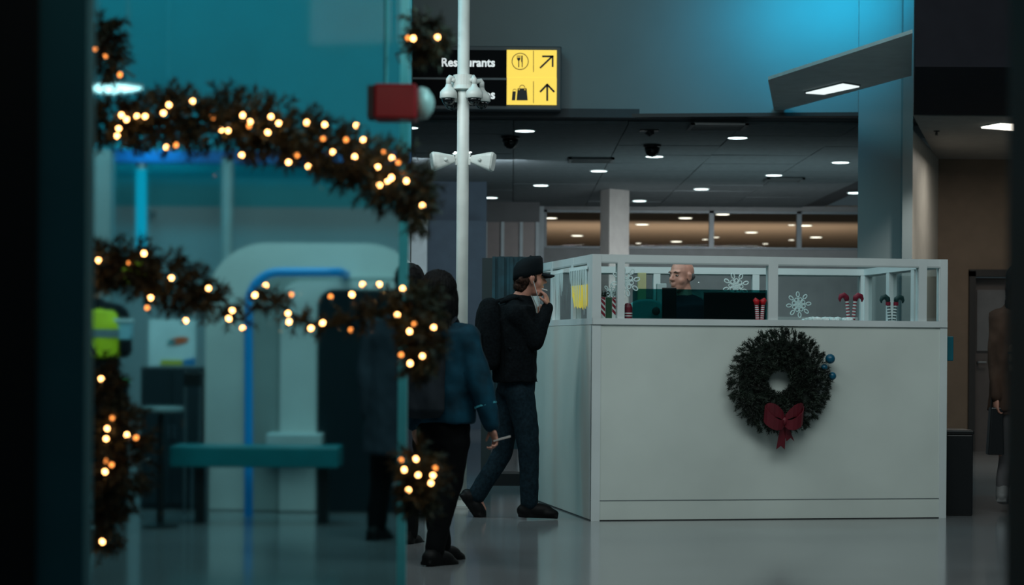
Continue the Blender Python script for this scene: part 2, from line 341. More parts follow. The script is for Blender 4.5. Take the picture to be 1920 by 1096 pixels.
# ================================================================== WAYFINDING SIGN on the bulkhead
SD = 21.75
def sp(px, py, off=0): p = W(px, py, SD-off); return p
sg = root('overhead_sign', 'black and yellow overhead sign reading Restaurants and Shops with arrows', 'sign', W(900, 200, SD))
def prect(mb, x0, y0, x1, y1, d, t):
    a = W(x0, y1, d); b = W(x1, y0, d)
    return mb.box(a.x, b.x, d, d+t, a.z, b.z)
obj('frame', prect(MB(), 700, 87, 1053, 204, SD, .5), mat('sign_frame', (66, 78, 84), .5), sg, bevel=.01)
obj('upper_panel', prect(MB(), 712, 94, 950, 146.5, SD-.02, .02), signblack, sg)
obj('lower_panel', prect(MB(), 712, 147.5, 950, 196, SD-.02, .02), signblack, sg)
obj('divider', prect(MB(), 712, 146, 950, 148, SD-.024, .004), mat('divider_line', (110, 120, 124), .5), sg)
for x0, x1, y0, y1 in ((950, 1044, 94, 144.6), (950, 1044, 145.4, 196)):
    obj('pictogram_panel', prect(MB(), x0, y0, x1, y1, SD-.022, .02), yellowlit, sg)
inkm = mat('sign_ink', (12, 14, 14), .5)
D2 = SD-.026
def ink(name, polys, m=inkm):
    mb = MB()
    for poly in polys: mb.prism(poly, lambda u, v: W(u, v, D2), (0, .003, 0))
    return obj(name, mb, m, sg)
ink('pictogram_divider', [[(999.6, 95), (1000.8, 95), (1000.8, 135), (999.6, 135)], [(999.6, 152), (1000.8, 152), (1000.8, 193), (999.6, 193)]])
def stroke(a, b, w):
    a = Vector(a+(0,)); b = Vector(b+(0,)); d = (b-a).normalized(); n = Vector((-d.y, d.x, 0))*w/2
    return [tuple(p[:2]) for p in (a+n, b+n, b-n, a-n)]
def ring2(cx, cy, r, w, n=28, a0=0, a1=2*PI):
    out = []
    for i in range(n):
        t0 = a0+(a1-a0)*i/n; t1 = a0+(a1-a0)*(i+1)/n
        out.append([(cx+r*math.cos(t0), cy+r*math.sin(t0)), (cx+r*math.cos(t1), cy+r*math.sin(t1)), (cx+(r-w)*math.cos(t1), cy+(r-w)*math.sin(t1)), (cx+(r-w)*math.cos(t0), cy+(r-w)*math.sin(t0))])
    return out
ink('fork_and_knife_icon', ring2(975.3, 115, 16, 1.4)+[stroke((972.6, 113), (972.6, 126), 1.9), stroke((969.7, 103.5), (969.7, 109), .9), stroke((971.6, 103.5), (971.6, 109), .9), stroke((973.5, 103.5), (973.5, 109), .9), stroke((975.4, 103.5), (975.4, 109), .9),
     [(969.2, 108.5), (975.9, 108.5), (975.2, 112), (973.6, 113.8), (971.6, 113.8), (969.9, 112)], [(977.4, 105), (978.4, 103.6), (980, 104.5), (980, 126), (978.2, 126), (978.2, 116), (977.2, 116)]])
ink('arrow_icon', [stroke((1012.5, 127.5), (1035, 106), 3.4), stroke((1016.5, 105.5), (1038, 105.5), 3.4), stroke((1036.2, 104.5), (1036.2, 125.5), 3.4)])
ink('arrow_icon', [stroke((1026, 189), (1026, 159), 3.6), stroke((1012.5, 172.5), (1026.8, 157.5), 3.6), stroke((1039.5, 172.5), (1025.2, 157.5), 3.6)])
ink('shopping_bags_icon', [[(970.5, 165.5), (987.5, 165.5), (989.5, 188), (968.5, 188)], [(961, 171), (967.3, 171), (966, 188), (959.5, 188)]]+ring2(979, 164.5, 5.6, 1.2, 14, PI, 2*PI)+ring2(965, 170, 3.6, 1, 10, PI, 2*PI))
for u in (972.2, 983): ink('bag_hole', [[(u, 167), (u+2.4, 167), (u+2.4, 169), (u, 169)]], yellowlit)
def text_mesh(s, xr, ybase, height, off=.022, d=None, left=None):
    cu = bpy.data.curves.new('lettering', 'FONT'); cu.body = s; cu.size = 1; cu.extrude = .01; cu.offset = off; cu.resolution_u = 3
    to = bpy.data.objects.new('t', cu); C.objects.link(to)
    dg = bpy.context.evaluated_depsgraph_get(); me = bpy.data.meshes.new_from_object(to.evaluated_get(dg)); bpy.data.objects.remove(to)
    return me
def put_text(s, x0, x1, ybase, d, m, par, name='lettering'):
    me = text_mesh(s, 0, 0, 0)
    mn = min(v.co.x for v in me.vertices); mxx = max(v.co.x for v in me.vertices)
    a = W(x0, ybase, d); b = W(x1, ybase, d); k = (b.x-a.x)/(mxx-mn)
    for v in me.vertices:
        x, y, z = v.co; v.co = (a.x+(x-mn)*k, d-z*.3, a.z+y*k*1.06)
    return obj(name, me, m, par)
put_text('Restaurants', 828, 928, 124, D2, signwhite, sg)
put_text('Shops', 876, 928, 184.5, D2, signwhite, sg)

# ================================================================== POLE, CAMERAS, SPEAKERS
PD = 15.5
polew = mat('pole_enamel', (200, 204, 200), .4, nz=.03, scale=8)
px = W(865.5, 648, PD).x
pole = root('camera_pole', 'tall round white steel pole rising from the floor past the sign', 'pole', (px, PD, 0))
obj('shaft', MB().lathe([(.044, 0), (.044, 4.6)], (px, PD, 0), 28), polew, pole, smooth=False)
for p in pole.children[0].data.polygons: p.use_smooth = len(p.vertices) == 4
obj('base_plate', MB().lathe([(.13, 0), (.13, .015), (.06, .02), (.055, .05)], (px, PD, 0), 24), polew, pole)
zc = Z(152, PD)
obj('mounting_collar', MB().lathe([(.05, -.07), (.09, -.065), (.075, -.035), (.075, .04), (.05, .045)], (px, PD, zc), 24), polew, pole)
dg = mat('dome_gloss', 0)
def ptz(ang, reach, label, zoff=0):
    # root at collar; goose-neck arm then bell housing then dome
    dx, dy = math.cos(ang), math.sin(ang)
    base = Vector((px+dx*.07, PD+dy*.07, zc+zoff))
    t = root('pole_camera', label, 'camera', base, 'dome cameras around the pole collar')
    tip = Vector((px+dx*reach, PD+dy*reach, zc-.03+zoff))
    arm = [base, base+Vector((dx*.02, dy*.02, .005)), tip+Vector((-dx*.03, -dy*.03, .045)), tip+Vector((-dx*.01, -dy*.01, .05)), tip+Vector((0, 0, .035)), tip]
    obj('arm', MB().tube(arm, [.022, .018, .017, .018, .019, .019], 10), polew, t, smooth=True)
    obj('housing', MB().lathe([(.018, .0), (.026, -.02), (.052, -.045), (.062, -.06), (.064, -.10), (.058, -.105)], tip, 22), polew, t, smooth=True)
    obj('dome', MB().lathe([(.05, -.10), (.047, -.125), (.032, -.15), (.001, -.16)], tip, 20), dg, t, smooth=True)
ptz(math.radians(205), .118, 'white dome camera on the left side of the pole')
ptz(math.radians(150), .10, 'white dome camera behind the pole, left of its shaft', -.02)
ptz(math.radians(-40), .105, 'white dome camera on the right front of the pole')
ptz(math.radians(28), .150, 'white dome camera farthest right of the pole, partly behind another', -.01)
zs = Z(302, PD)
def wedge(sgn, label):
    base = Vector((px+sgn*.05, PD, zs+.03))
    t = root('wedge_speaker', label, 'speaker', base, 'white wedge speakers on the pole')
    obj('bracket', MB().tube([(px+sgn*.03, PD, zs+.02), (px+sgn*.075, PD-.02, zs+.01)], .014, 8).box(px+min(sgn*.04, sgn*.055), px+max(sgn*.04, sgn*.055), PD-.02, PD+.02, zs-.03, zs+.05), polew, t)
    # tapering cabinet : small rear plate near the pole, wide front away, yawed toward camera
    ax = Vector((sgn*.93, -.2, -.14)).normalized(); up = Vector((sgn*.17, 0, .98)).normalized(); up = (up-ax*up.dot(ax)).normalized(); sd = ax.cross(up)
    o = Vector((px+sgn*.062, PD-.015, zs+.012)); vs = []; N = 12
    for s_, hw, hh in ((0, .022, .026), (.02, .03, .032), (.12, .062, .062), (.155, .068, .07), (.168, .06, .062)):
        for k in range(N*2):
            a = 2*PI*k/(N*2); ca, sa = math.cos(a), math.sin(a)
            e = .45
            vs.append(o+ax*s_+sd*(hw*math.copysign(abs(ca)**e, ca))+up*(hh*math.copysign(abs(sa)**e, sa)))
    n2 = N*2; fs = [(i*n2+k, i*n2+(k+1) % n2, (i+1)*n2+(k+1) % n2, (i+1)*n2+k) for i in range(4) for k in range(n2)]
    fs += [tuple(range(n2-1, -1, -1)), tuple(range(4*n2, 5*n2))]
    obj('cabinet', MB().add(vs, fs), polew, t)
    obj('knob', MB().lathe([(.012, 0), (.012, .016), (.006, .02)], o+ax*.07-sd*(.048*(1 if sgn < 0 else -1)), 12, axis=Vector((0, -1, 0))), polew, t)
    obj('downlight_end_dot', MB().ell((px+sgn*.055, PD-.01, zs+.062), (.012, .008, .006), 8), emis('downlight_end_glow', (240, 250, 250), 2), t)  # glowing dots standing for the ends of the downlight behind the pole
wedge(-1, 'white wedge speaker on the left of the pole, beside the garland')
wedge(1, 'white wedge speaker on the right of the pole')

# ================================================================== BOOTH
FL = Vector((.536, 14.31, 0)); FR = Vector((3.012, 14.775, 0)); BR = Vector((2.80, 16.75, 0)); BL = Vector((.125, 16.5, 0))
H = 1.789; SZ0, SZ1 = 1.318, 1.36   # sill rail
booth = root('information_booth', 'white square booth with a glazed upper band and a wreath on its front', 'booth', (1.75, 15.6, 0))
def lerp(a, b, t): return a+(b-a)*t
sides = [('front', FL, FR), ('left', BL, FL), ('right', FR, BR), ('back', BR, BL)]
for nm, a, b in sides:
    obj('wall_panel', MB().seg(a, b, .0, SZ0, .03), boothp, booth)
    obj('sill_rail', MB().seg(lerp(a, b, .0)+Vector((0, -.015, 0)), b+Vector((0, -.015, 0)), SZ0, SZ1, .09), white, booth)
    obj('top_rail', MB().seg(a, b, H-.05, H, .06), white, booth)
    obj('inner_bead', MB().seg(a+(b-a).normalized()*.03, b, H-.06, H-.05, .03), mat('bead_white', (170, 180, 180), .5), booth)
obj('kick_line', MB().seg(FL+Vector((0, -.004, 0)), FR+Vector((0, -.004, 0)), .135, .139, .01), mat('seam_grey', (120, 128, 130), .6), booth)
obj('base_shadow_strip', MB().seg(FL+Vector((0, -.003, 0)), FR+Vector((0, -.003, 0)), 0, .006, .01).seg(BL+Vector((-.004, 0, 0)), FL+Vector((-.004, 0, 0)), 0, .008, .01), black, booth)
def tf(px_):  # fraction along front for pixel x
    a = (px_-960)/F; d = FR-FL
    return (a*FL.y-FL.x)/(d.x-a*d.y)
def tl(px_, A_=BL, B_=FL):
    a = (px_-960)/F; d = B_-A_
    return (a*A_.y-A_.x)/(d.x-a*d.y)
def post(a, b, t0, t1, z0, z1, nm='post', m=white, t=.06, off=-.002):
    n = Vector((-(b-a).y, (b-a).x, 0)).normalized()*off
    return obj(nm, MB().seg(lerp(a, b, t0)+n, lerp(a, b, t1)+n, z0, z1, t), m, booth)
post(FL, FR, 0, tf(1126), 0, H, 'corner_post', t=.07, off=-.006)
post(FL, FR, tf(1762), 1, 0, H, 'corner_post', t=.07, off=-.006)
post(FL, FR, tf(1157), tf(1170.5), SZ1, H, 'mullion')
post(FL, FR, tf(1440), tf(1458), SZ1, H, 'mullion')
post(FL, FR, tf(1722), tf(1737), SZ1, H, 'mullion')
for t0, t1 in ((.93, 1), (.70, .73), (.38, .41), (0, .035)):
    post(BL, FL, t0, t1, SZ1, H, 'mullion')
for t0, t1 in ((0, .03), (.30, .34), (.62, .66), (.96, 1)):
    post(FR, BR, t0, t1, SZ1, H, 'mullion')
for t0, t1 in ((0, .03), (.33, .35), (.62, .64), (.97, 1)):
    post(BR, BL, t0, t1, SZ1, H, 'mullion')
bg_ = glass('booth_glass', (.92, .96, .96), .025)
def pane(a, b, t0, t1, z0=SZ1, z1=H-.05, m=bg_, nm='glass_pane', off=.02):
    n = Vector((-(b-a).y, (b-a).x, 0)).normalized()*off
    return obj(nm, MB().seg(lerp(a, b, t0)+n, lerp(a, b, t1)+n, z0, z1, .006), m, booth)
for t0, t1 in ((tf(1126), tf(1157)), (tf(1170.5), tf(1440)), (tf(1458), tf(1722)), (tf(1737), tf(1762))): pane(FL, FR, t0, t1)
for t0, t1 in ((.73, .93), (.41, .70), (.035, .38)): pane(BL, FL, t0, t1)
for t0, t1 in ((.03, .30), (.34, .62), (.66, .96)): pane(FR, BR, t0, t1)
for t0, t1 in ((.03, .33), (.35, .62), (.64, .97)): pane(BR, BL, t0, t1)
pane(FL, FR, tf(1188), tf(1440), SZ1, Z(540, 14.5), glass('dark_teal_glass', (.15, .42, .42), .03), 'tinted_strip', off=.032).__setitem__('label', 'dark teal tinted strip inside the glass')
# interior counter
cm = mat('inner_counter', (150, 160, 160), .5)
obj('counter', MB().seg(lerp(FL, FR, .03)+Vector((.0, .06, 0)), lerp(FL, FR, .97)+Vector((0, .06, 0)), 1.28, 1.316, .5), cm, booth)

# things seen behind the booth glass
def snowflake(c, r, label, tilt=0, yaw=.18, arms=8, loops=True):
    t = MB(); ux = Vector((math.cos(yaw), math.sin(yaw), 0)); uz = Vector((0, 0, 1))
    def P(u, v): return c+ux*u+uz*v
    for k in range(arms):
        a = tilt+2*PI*k/arms; b = a+PI/arms
        t.tube([P(0, 0), P(r*.6*math.cos(a), r*.6*math.sin(a))], r*.045, 6)
        pts = []
        for q in range(13):  # petal loop at the tip
            th = 2*PI*q/12; cx, cy = r*.8, 0
            u = cx+r*.2*math.cos(th); v = r*.12*math.sin(th)
            pts.append(P(u*math.cos(a)-v*math.sin(a), u*math.sin(a)+v*math.cos(a)))
        t.tube(pts, r*.045, 6)
        pts = []
        for q in range(9):
            th = 2*PI*q/8; u = r*.42+r*.14*math.cos(th); v = r*.13*math.sin(th)
            pts.append(P(u*math.cos(b)-v*math.sin(b), u*math.sin(b)+v*math.cos(b)))
        t.tube(pts, r*.04, 6)
    t.tube([P(r*.2*math.cos(2*PI*q/12), r*.2*math.sin(2*PI*q/12)) for q in range(13)], r*.05, 6)
    return thing('paper_snowflake', t, mat('snowflake_white', (226, 240, 240), .6), label, 'snowflake', 'white snowflakes in the booth windows', smooth=False)
def inside(px_, py_, v=.05):
    t = tf(px_); p = lerp(FL, FR, t); n = Vector((-(FR-FL).y, (FR-FL).x, 0)).normalized()
    q = p+n*v; q.z = Z(py_, q.y); 
    q.x = (px_-960)/F*q.y
    return q
snowflake(inside(1172, 526, .028)+Vector((0, 0, 0)), .100, 'large white snowflake beside the candy stripe box in the booth window', .2, .18)
snowflake(inside(1497, 567, .06), .088, 'round white snowflake with looped petals standing on the booth sill', .1, .18)
snowflake(inside(1379, 533, .9), .095, 'white snowflake hanging at the back beside the seated officer', .3, .1)
snowflake(inside(1146, 548, .07), .065, 'small white snowflake above the candy stripe box', 0, .18)
def at_sill(px_, v=.05, w=0): p = inside(px_, 600, v); p.z = SZ1; return p
# candy stripe gift box with green ribbon and greenery on top
p0 = at_sill(1138, .10); hh = Z(556, p0.y)-SZ1
gb = root('gift_box', 'red and white diagonal striped box with green middle in the booth corner', 'gift box', p0)
ux = (FR-FL).normalized(); uy = Vector((-ux.y, ux.x, 0))
obj('box', MB().obox(p0+Vector((0, 0, hh/2)), ux*.062, uy*.045, Vector((0, 0, hh/2))), mat('gift_white', (225, 225, 222), .5), gb)
hw = .062; rm = mat('gift_red', (140, 12, 38), .5)
for sgn in (-1, 1):
    for k in range(4):
        zb_ = hh*(k*.27-.03); x0 = -.062 if sgn < 0 else .024; x1 = -.024 if sgn < 0 else .062
        poly = [(x0, zb_+.05), (x1, zb_+.01), (x1, zb_+.032), (x0, zb_+.072)]
        poly = [(u, min(max(v, .0), hh)) for u, v in poly]
        obj('stripe', MB().prism(poly, lambda u, v: p0+ux*u-uy*.0465+Vector((0, 0, v)), uy*.002), rm, gb)
obj('ribbon', MB().obox(p0+Vector((0, 0, hh/2)), ux*.022, uy*.047, Vector((0, 0, hh/2+.001))), mat('ribbon_green', (26, 70, 42), .6), gb)

# ------------------------------------------------------------------ needle greenery
def tufts(mb, pts, n=22, L=.028, wd=.0022):
    for p, d in pts:
        d = d.normalized(); a = d.cross(Vector((.3, .5, .8))).normalized(); b = d.cross(a)
        stem = L*1.6; q = p+d*stem
        for k in range(n):
            s = k/n; th = k*2.4+random.random(); base = p+d*(stem*s)
            dirn = (d*.75+(a*math.cos(th)+b*math.sin(th))*.8).normalized(); tip = base+dirn*L*random.uniform(.7, 1.1)
            sd = dirn.cross(Vector((random.random()-.5, random.random()-.5, random.random()-.5))).normalized()*wd
            mb.add([base-sd, base+sd, tip], [(0, 1, 2)])
        sd = a*wd*1.1; mb.add([p-sd, p+sd, q], [(0, 1, 2)])
def rnd(): 
    v = Vector((random.gauss(0, 1), random.gauss(0, 1), random.gauss(0, 1))); return v.normalized()
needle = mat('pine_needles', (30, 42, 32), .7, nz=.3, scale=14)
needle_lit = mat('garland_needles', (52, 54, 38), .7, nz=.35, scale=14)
mb = MB(); tp = []
for k in range(26): tp.append((p0+ux*random.uniform(-.055, .055)+uy*random.uniform(-.04, .03)+Vector((0, 0, hh+.005)), Vector((random.uniform(-.6, .6), random.uniform(-.6, .3), 1))))
tufts(mb, tp, 16, .02); g_ = obj('greenery', mb, needle, gb); g_['kind'] = 'stuff'

# wreath
wc = inside(1455, 711, 0); wc.z = Z(711, 14.45); wn = -uy
wc = wc+wn*.05
wr = root('wreath', 'round green pine wreath with a red bow on the front of the booth', 'wreath', wc-Vector((0, 0, .37)))
mb = MB(); tp = []
for k in range(2100):
    a = random.uniform(0, 2*PI); rr = random.uniform(.11, .335); cz = random.uniform(0, 1)**.5
    rad = ux*math.cos(a)+Vector((0, 0, 1))*math.sin(a)
    off = wn*(.07*math.sqrt(max(0, 1-((rr-.225)/.13)**2)))*cz
    p = wc+rad*rr+off
    out = (rr-.22)/.11
    tp.append((p, rad*out*1.1+wn*.45*cz+ux*math.cos(a+PI/2)*.35+Vector((0, 0, 1))*math.sin(a+PI/2)*.35+rnd()*.5))
tufts(mb, tp, 18, .026, .0028); g_ = obj('greenery', mb, needle, wr); g_['kind'] = 'stuff'
pts = [wc+(ux*math.cos(2*PI*k/40)+Vector((0, 0, 1))*math.sin(2*PI*k/40))*.22+wn*.005 for k in range(41)]
obj('frame_ring', MB().tube(pts, .058, 12, False), mat('wreath_core', (20, 30, 24), .9, nz=.4, scale=40), wr, smooth=True)
bc = wc+ux*.005-Vector((0, 0, .265))+wn*.115
bow = mat('bow_red', (98, 14, 30), .6, nz=.1)
def loop(sg_, ang):
    mb = MB(); n = 14; wv = .045
    for k in range(n+1):
        th = 2*PI*k/n; u = .062-.062*math.cos(th); v = .05*math.sin(th)
        ex = ux*(sg_*math.cos(ang))+Vector((0, 0, math.sin(ang))); ey = wn
        c_ = bc+ex*u*1.15+ey*(abs(v)*.9)+Vector((0, 0, 1))*v*.9
        wv_ = .020+.044*math.sin(min(PI, th/2))
        up = Vector((0, 0, 1))*.8+wn*.2
        if k: mb.add([last[0], last[1], c_+up*wv_, c_-up*wv_], [(0, 1, 2, 3)])
        last = (c_-up*wv_, c_+up*wv_)
    return mb
bo = obj('bow', MB().ell(bc+wn*.01, (.024, .024, .03)), bow, wr, smooth=True)
for s_, a_ in ((-1, .35), (1, .35)): 
    o = obj('bow_loop', loop(s_, a_), bow, bo); o.modifiers.new('t', 'SOLIDIFY').thickness = .004
def tail(dx, L, wdt, notch=.025):
    poly = [(-wdt*.6, 0), (wdt*.6, 0), (dx+wdt, -L), (dx, -L+notch), (dx-wdt, -L)]
    return MB().prism([(u, v) for u, v in poly], lambda u, v: bc+ux*u+Vector((0, 0, v))-wn*(abs(v)*.25), uy*.004)
obj('ribbon_tail', tail(-.005, .195, .03), bow, bo)
obj('ribbon_tail', tail(.06, .14, .028), bow, bo)
# blue baubles at the right of the wreath
for px_, py_, r_ in ((1549, 668, .034), (1553, 700, .028), (1538, 684, .024)):
    q = inside(px_, py_, 0)+wn*.085
    b_ = obj('bauble', MB().ell(q, (r_, r_, r_), 16), mat('teal_bauble', (0, 84, 112), .35), wr, smooth=True)

# striped elf legs
def elf(px_, v, shoe, scale, label, cuff=None, lean=0):
    p = at_sill(px_, v); t = root('elf_legs', label, 'ornament', p, 'striped stocking legs in the booth windows')
    h = .14*scale
    for s_ in (-1, 1):
        a = p+ux*(.016*s_*scale); b = p+ux*((.03*s_+lean)*scale)+Vector((0, 0, h))
        N = 12; lg = obj('leg', MB().tube([a, b], .0125*scale, 10), mat('stocking_white', (215, 222, 222), .7), t)
        for k in range(N//2+1):
            c0 = a.lerp(b, (k*2+.4)/(N+1)); c1 = a.lerp(b, (k*2+1.25)/(N+1))
            obj('stripe', MB().tube([c0, c1], .0132*scale, 10), mat('stocking_red' if shoe != 'g' else 'stocking_dark', (150, 20, 45) if shoe != 'g' else (40, 60, 66), .7), lg)
        sm = mat('elf_red', (134, 10, 44), .6) if shoe != 'g' else mat('elf_green', (10, 54, 54), .6)
        pts = [b+Vector((0, 0, .0)), b+Vector((0, 0, .02))+ux*(.004*s_), b+Vector((0, 0, .034))+ux*(.022*s_), b+Vector((0, 0, .028))+ux*(.042*s_), b+Vector((0, 0, .008))+ux*(.052*s_), b+Vector((0, 0, -.01))+ux*(.048*s_)]
        obj('shoe', MB().tube(pts, [.017*scale, .02*scale, .021*scale, .018*scale, .011*scale, .004], 10), sm, t, smooth=True)
        if cuff: obj('cuff', MB().tube([b+Vector((0, 0, -.026)), b+Vector((0, 0, -.002))], .018*scale, 10), mat('elf_red', 0), t)
elf(1595, .05, 'r', 1.0, 'upturned striped legs in red curled shoes on the booth sill')
elf(1672, .05, 'g', .95, 'upturned striped legs in dark green curled shoes with red cuffs', True)
# pair of legs in red boots behind the tinted strip
p = at_sill(1424, .012)
t = root('elf_legs', 'striped stocking legs ending in bright red boots by the middle post', 'ornament', p, 'striped stocking legs in the booth windows')
for s_ in (-1, 1):
    a = p+ux*.016*s_; b = p+ux*.022*s_+Vector((0, 0, .10))
    lg = obj('leg', MB().tube([a, b], .013, 10), mat('stocking_white', 0), t)
    for k in range(7): obj('stripe', MB().tube([a.lerp(b, (k+.1)/7), a.lerp(b, (k+.6)/7)], .0137, 10), mat('stocking_red', 0), lg)
    obj('boot', MB().tube([b, b+Vector((0, 0, .025)), b+Vector((0, 0, .04))+ux*.018*s_], [.017, .022, .014], 10), mat('boot_red', (180, 8, 24), .5), t, smooth=True)
# nutcracker-ish red tin at the mullion
p = at_sill(1177, .05); t = root('red_tin', 'dark red tin with two white bands beside the large snowflake', 'tin', p)
obj('body', MB().lathe([(.03, 0), (.03, .075), (.02, .10), (.008, .105)], p, 16), mat('tin_red', (96, 10, 32), .5), t)
for z_ in (.014, .032): obj('band', MB().lathe([(.031, z_), (.031, z_+.007)], p, 16), signwhite if False else white, t)
# fluffy artificial snow on the sill
mb = MB(); a = at_sill(1508, .05); b = at_sill(1592, .05)
for k in range(60):
    q = a.lerp(b, random.random())+uy*random.uniform(-.02, .04); r_ = random.uniform(.008, .02); mb.ell(q+Vector((0, 0, r_*.4)), (r_*1.5, r_, r_*.9), 8)
so = thing('artificial_snow', mb, mat('snow_white', (215, 228, 228), .9, nz=.1, scale=60, bump=.4), 'fluffy white artificial snow along the booth sill', 'snow'); so['kind'] = 'stuff'

# icicle strips and yellow notice on the left face glass
dl = (FL-BL).normalized(); nl = Vector((dl.y, -dl.x, 0))   # outward normal of left face
if nl.x > 0: nl = -nl
def lf(px_): return lerp(BL, FL, tl(px_))
def icicles(pa, pb, label):
    A_, B_ = lf(pa), lf(pb); t = root('icicle_garland', label, 'decoration', Vector((A_.x, A_.y, H-.35)), 'icicle strips hung in the booth side windows')
    L_ = (B_-A_).length
    obj('strip', MB().obox((A_+B_)/2+nl*.012+Vector((0, 0, H-.085)), dl*L_*.5, nl*.003, Vector((0, 0, .012))), mat('snowflake_white', 0), t)
    n = 10
    for k in range(n):
        q = lerp(A_, B_, (k+.5)/n)+nl*.012; q.z = H-.09; ln = random.uniform(.08, .33)
        obj('icicle', MB().tube([q, q-Vector((0, 0, ln*.6)), q-Vector((0, 0, ln))], [L_/n*.16, L_/n*.09, .001], 6), mat('icicle_white', (200, 224, 226), .3), t)
icicles(1070, 1103, 'white icicle strip above the yellow notice in the booth side window')
icicles(1036, 1058, 'white icicle strip in the side window beside the man in the cap')
A_, B_ = lf(1072), lf(1102)
poly = [(0, .0), (1, .0), (1, -.15), (.94, -.12), (.9, -.165), (.84, -.13), (.76, -.17), (.7, -.15), (.6, -.16), (.5, -.145), (.42, -.16), (.33, -.14), (.24, -.155), (.16, -.10), (.1, -.07), (.04, -.03)]
mb = MB().prism([(u, v*1.0) for u, v in poly], lambda u, v: Vector((*(lerp(A_, B_, u)+nl*.006)[:2], Z(533, 14.6)+v)), nl*.004)
thing('yellow_notice', mb, mat('notice_yellow', (232, 205, 70), .6, emit=(232, 205, 70), es=.25), 'yellow ragged-edged sign in the booth side window', 'notice')  # faint glow put into the yellow of the notice

# chair, post, monitor, boxes inside the booth
def ip(px_, py_, d): return W(px_, py_, d)
p = ip(1212, 600, 15.4); cz0 = p.z
ch = root('office_chair', 'pale teal upholstered chair back behind the tinted booth glass', 'chair', (p.x, p.y, 0))
mb = MB(); c_ = Vector((p.x, p.y, 0))
sh = []
prof = []
for k in range(17):
    a = PI*k/16; prof.append((-.135*math.cos(a)*(1 if True else 0), 1.40+.115*math.sin(a)**.55))
prof = [(-.14, 1.0)]+prof+[(.14, 1.0)]
obj('backrest', MB().prism([(u, v) for u, v in prof], lambda u, v: c_+Vector((u, 0, v)), (0, .07, 0)), mat('teal_upholstery', (70, 150, 152), .7), ch, bevel=.015)
obj('seat', MB().box(c_.x-.2, c_.x+.2, c_.y-.42, c_.y, .9, .98), mat('teal_upholstery', 0), ch, bevel=.02)
obj('stem', MB().tube([c_+Vector((0, -.2, .08)), c_+Vector((0, -.2, .9))], .025), chrome, ch)
for k in range(5):
    a = 2*PI*k/5; obj('leg', MB().tube([c_+Vector((0, -.2, .1)), c_+Vector((.22*math.cos(a), -.2+.22*math.sin(a), .03))], .02), satinblack, ch)
obj('button', MB().ell(ip(1230, 583, 15.36), (.03, .012, .03)), mat('brown_button', (50, 40, 38), .6), ch)
q0 = ip(1241, 593, 15.05); q1 = ip(1268, 539, 15.05)
mo = root('monitor', 'tall dark screen standing in front of the officer', 'monitor', (q0.x, 15.05, 1.316))
obj('screen', MB().box(q0.x, q1.x, 15.02, 15.06, 1.34, q1.z), satinblack, mo, bevel=.004)
obj('stand', MB().box((q0.x+q1.x)/2-.04, (q0.x+q1.x)/2+.04, 14.98, 15.10, 1.316, 1.326).box((q0.x+q1.x)/2-.01, (q0.x+q1.x)/2+.01, 15.06, 15.08, 1.32, 1.5), satinblack, mo)
q0 = ip(1320, 592, 14.95); q1 = ip(1437, 548, 14.95)
mo = root('monitor', 'wide black monitor back beside the officer behind tinted glass', 'monitor', (q0.x+.2, 14.95, 1.316))
obj('screen', MB().box(q0.x, q1.x, 14.95, 14.99, 1.35, q1.z), satinblack, mo, bevel=.004)
obj('stand', MB().box((q0.x+q1.x)/2-.08, (q0.x+q1.x)/2+.08, 14.9, 15.06, 1.316, 1.326).box((q0.x+q1.x)/2-.02, (q0.x+q1.x)/2+.02, 14.99, 15.01, 1.32, 1.45), satinblack, mo)
q0 = ip(1196, 541, 16.2); q1 = ip(1212, 511, 16.2)
thing('storage_box', MB().box(q0.x, q1.x, 16.2, 16.3, q0.z-.2, q1.z), mat('cream_box', (176, 172, 128), .7), 'cream upright box at the back of the booth left of the officer', 'box', bevel=.005)
q0 = ip(1232, 541, 16.2); q1 = ip(1250, 531, 16.2)
thing('storage_box', MB().box(q0.x, q1.x, 16.2, 16.32, q0.z-.2, q1.z), mat('pale_box', (170, 182, 182), .7), 'low pale box at the back of the booth beside the officer', 'box', bevel=.005)
back_shelf = MB().seg(lerp(BR, BL, .05)+Vector((0, -.5, 0)), lerp(BR, BL, .95)+Vector((0, -.5, 0)), 1.30, 1.33, -.28)
thing('back_counter', MB().box(.6, 2.6, 16.05, 16.4, 0, Z(541, 16.2)-.2), cm, 'pale counter along the back of the booth interior', 'counter')

# small teal box on the booth's right edge, black bin
q0 = W(1773, 676, 14.9); q1 = W(1784, 630, 14.9)
thing('wall_dispenser', MB().box(q0.x, q1.x+.005, 14.85, 14.95, q0.z, q1.z), mat('teal_plastic', (0, 96, 112), .4), 'small teal box fixed to the right edge of the booth', 'dispenser', bevel=.006)
q0 = W(1778, 968, 15.0); q1 = W(1824, 806, 15.0)
bn = root('waste_bin', 'black box bin on the floor against the right side of the booth', 'bin', (q1.x-.11, 15.12, 0))
obj('body', MB().box(q1.x-.19, q1.x, 14.98, 15.3, 0, q1.z-.03), satinblack, bn, bevel=.01)
obj('lid', MB().box(q1.x-.195, q1.x+.005, 14.97, 15.31, q1.z-.03, q1.z), black, bn, bevel=.008)

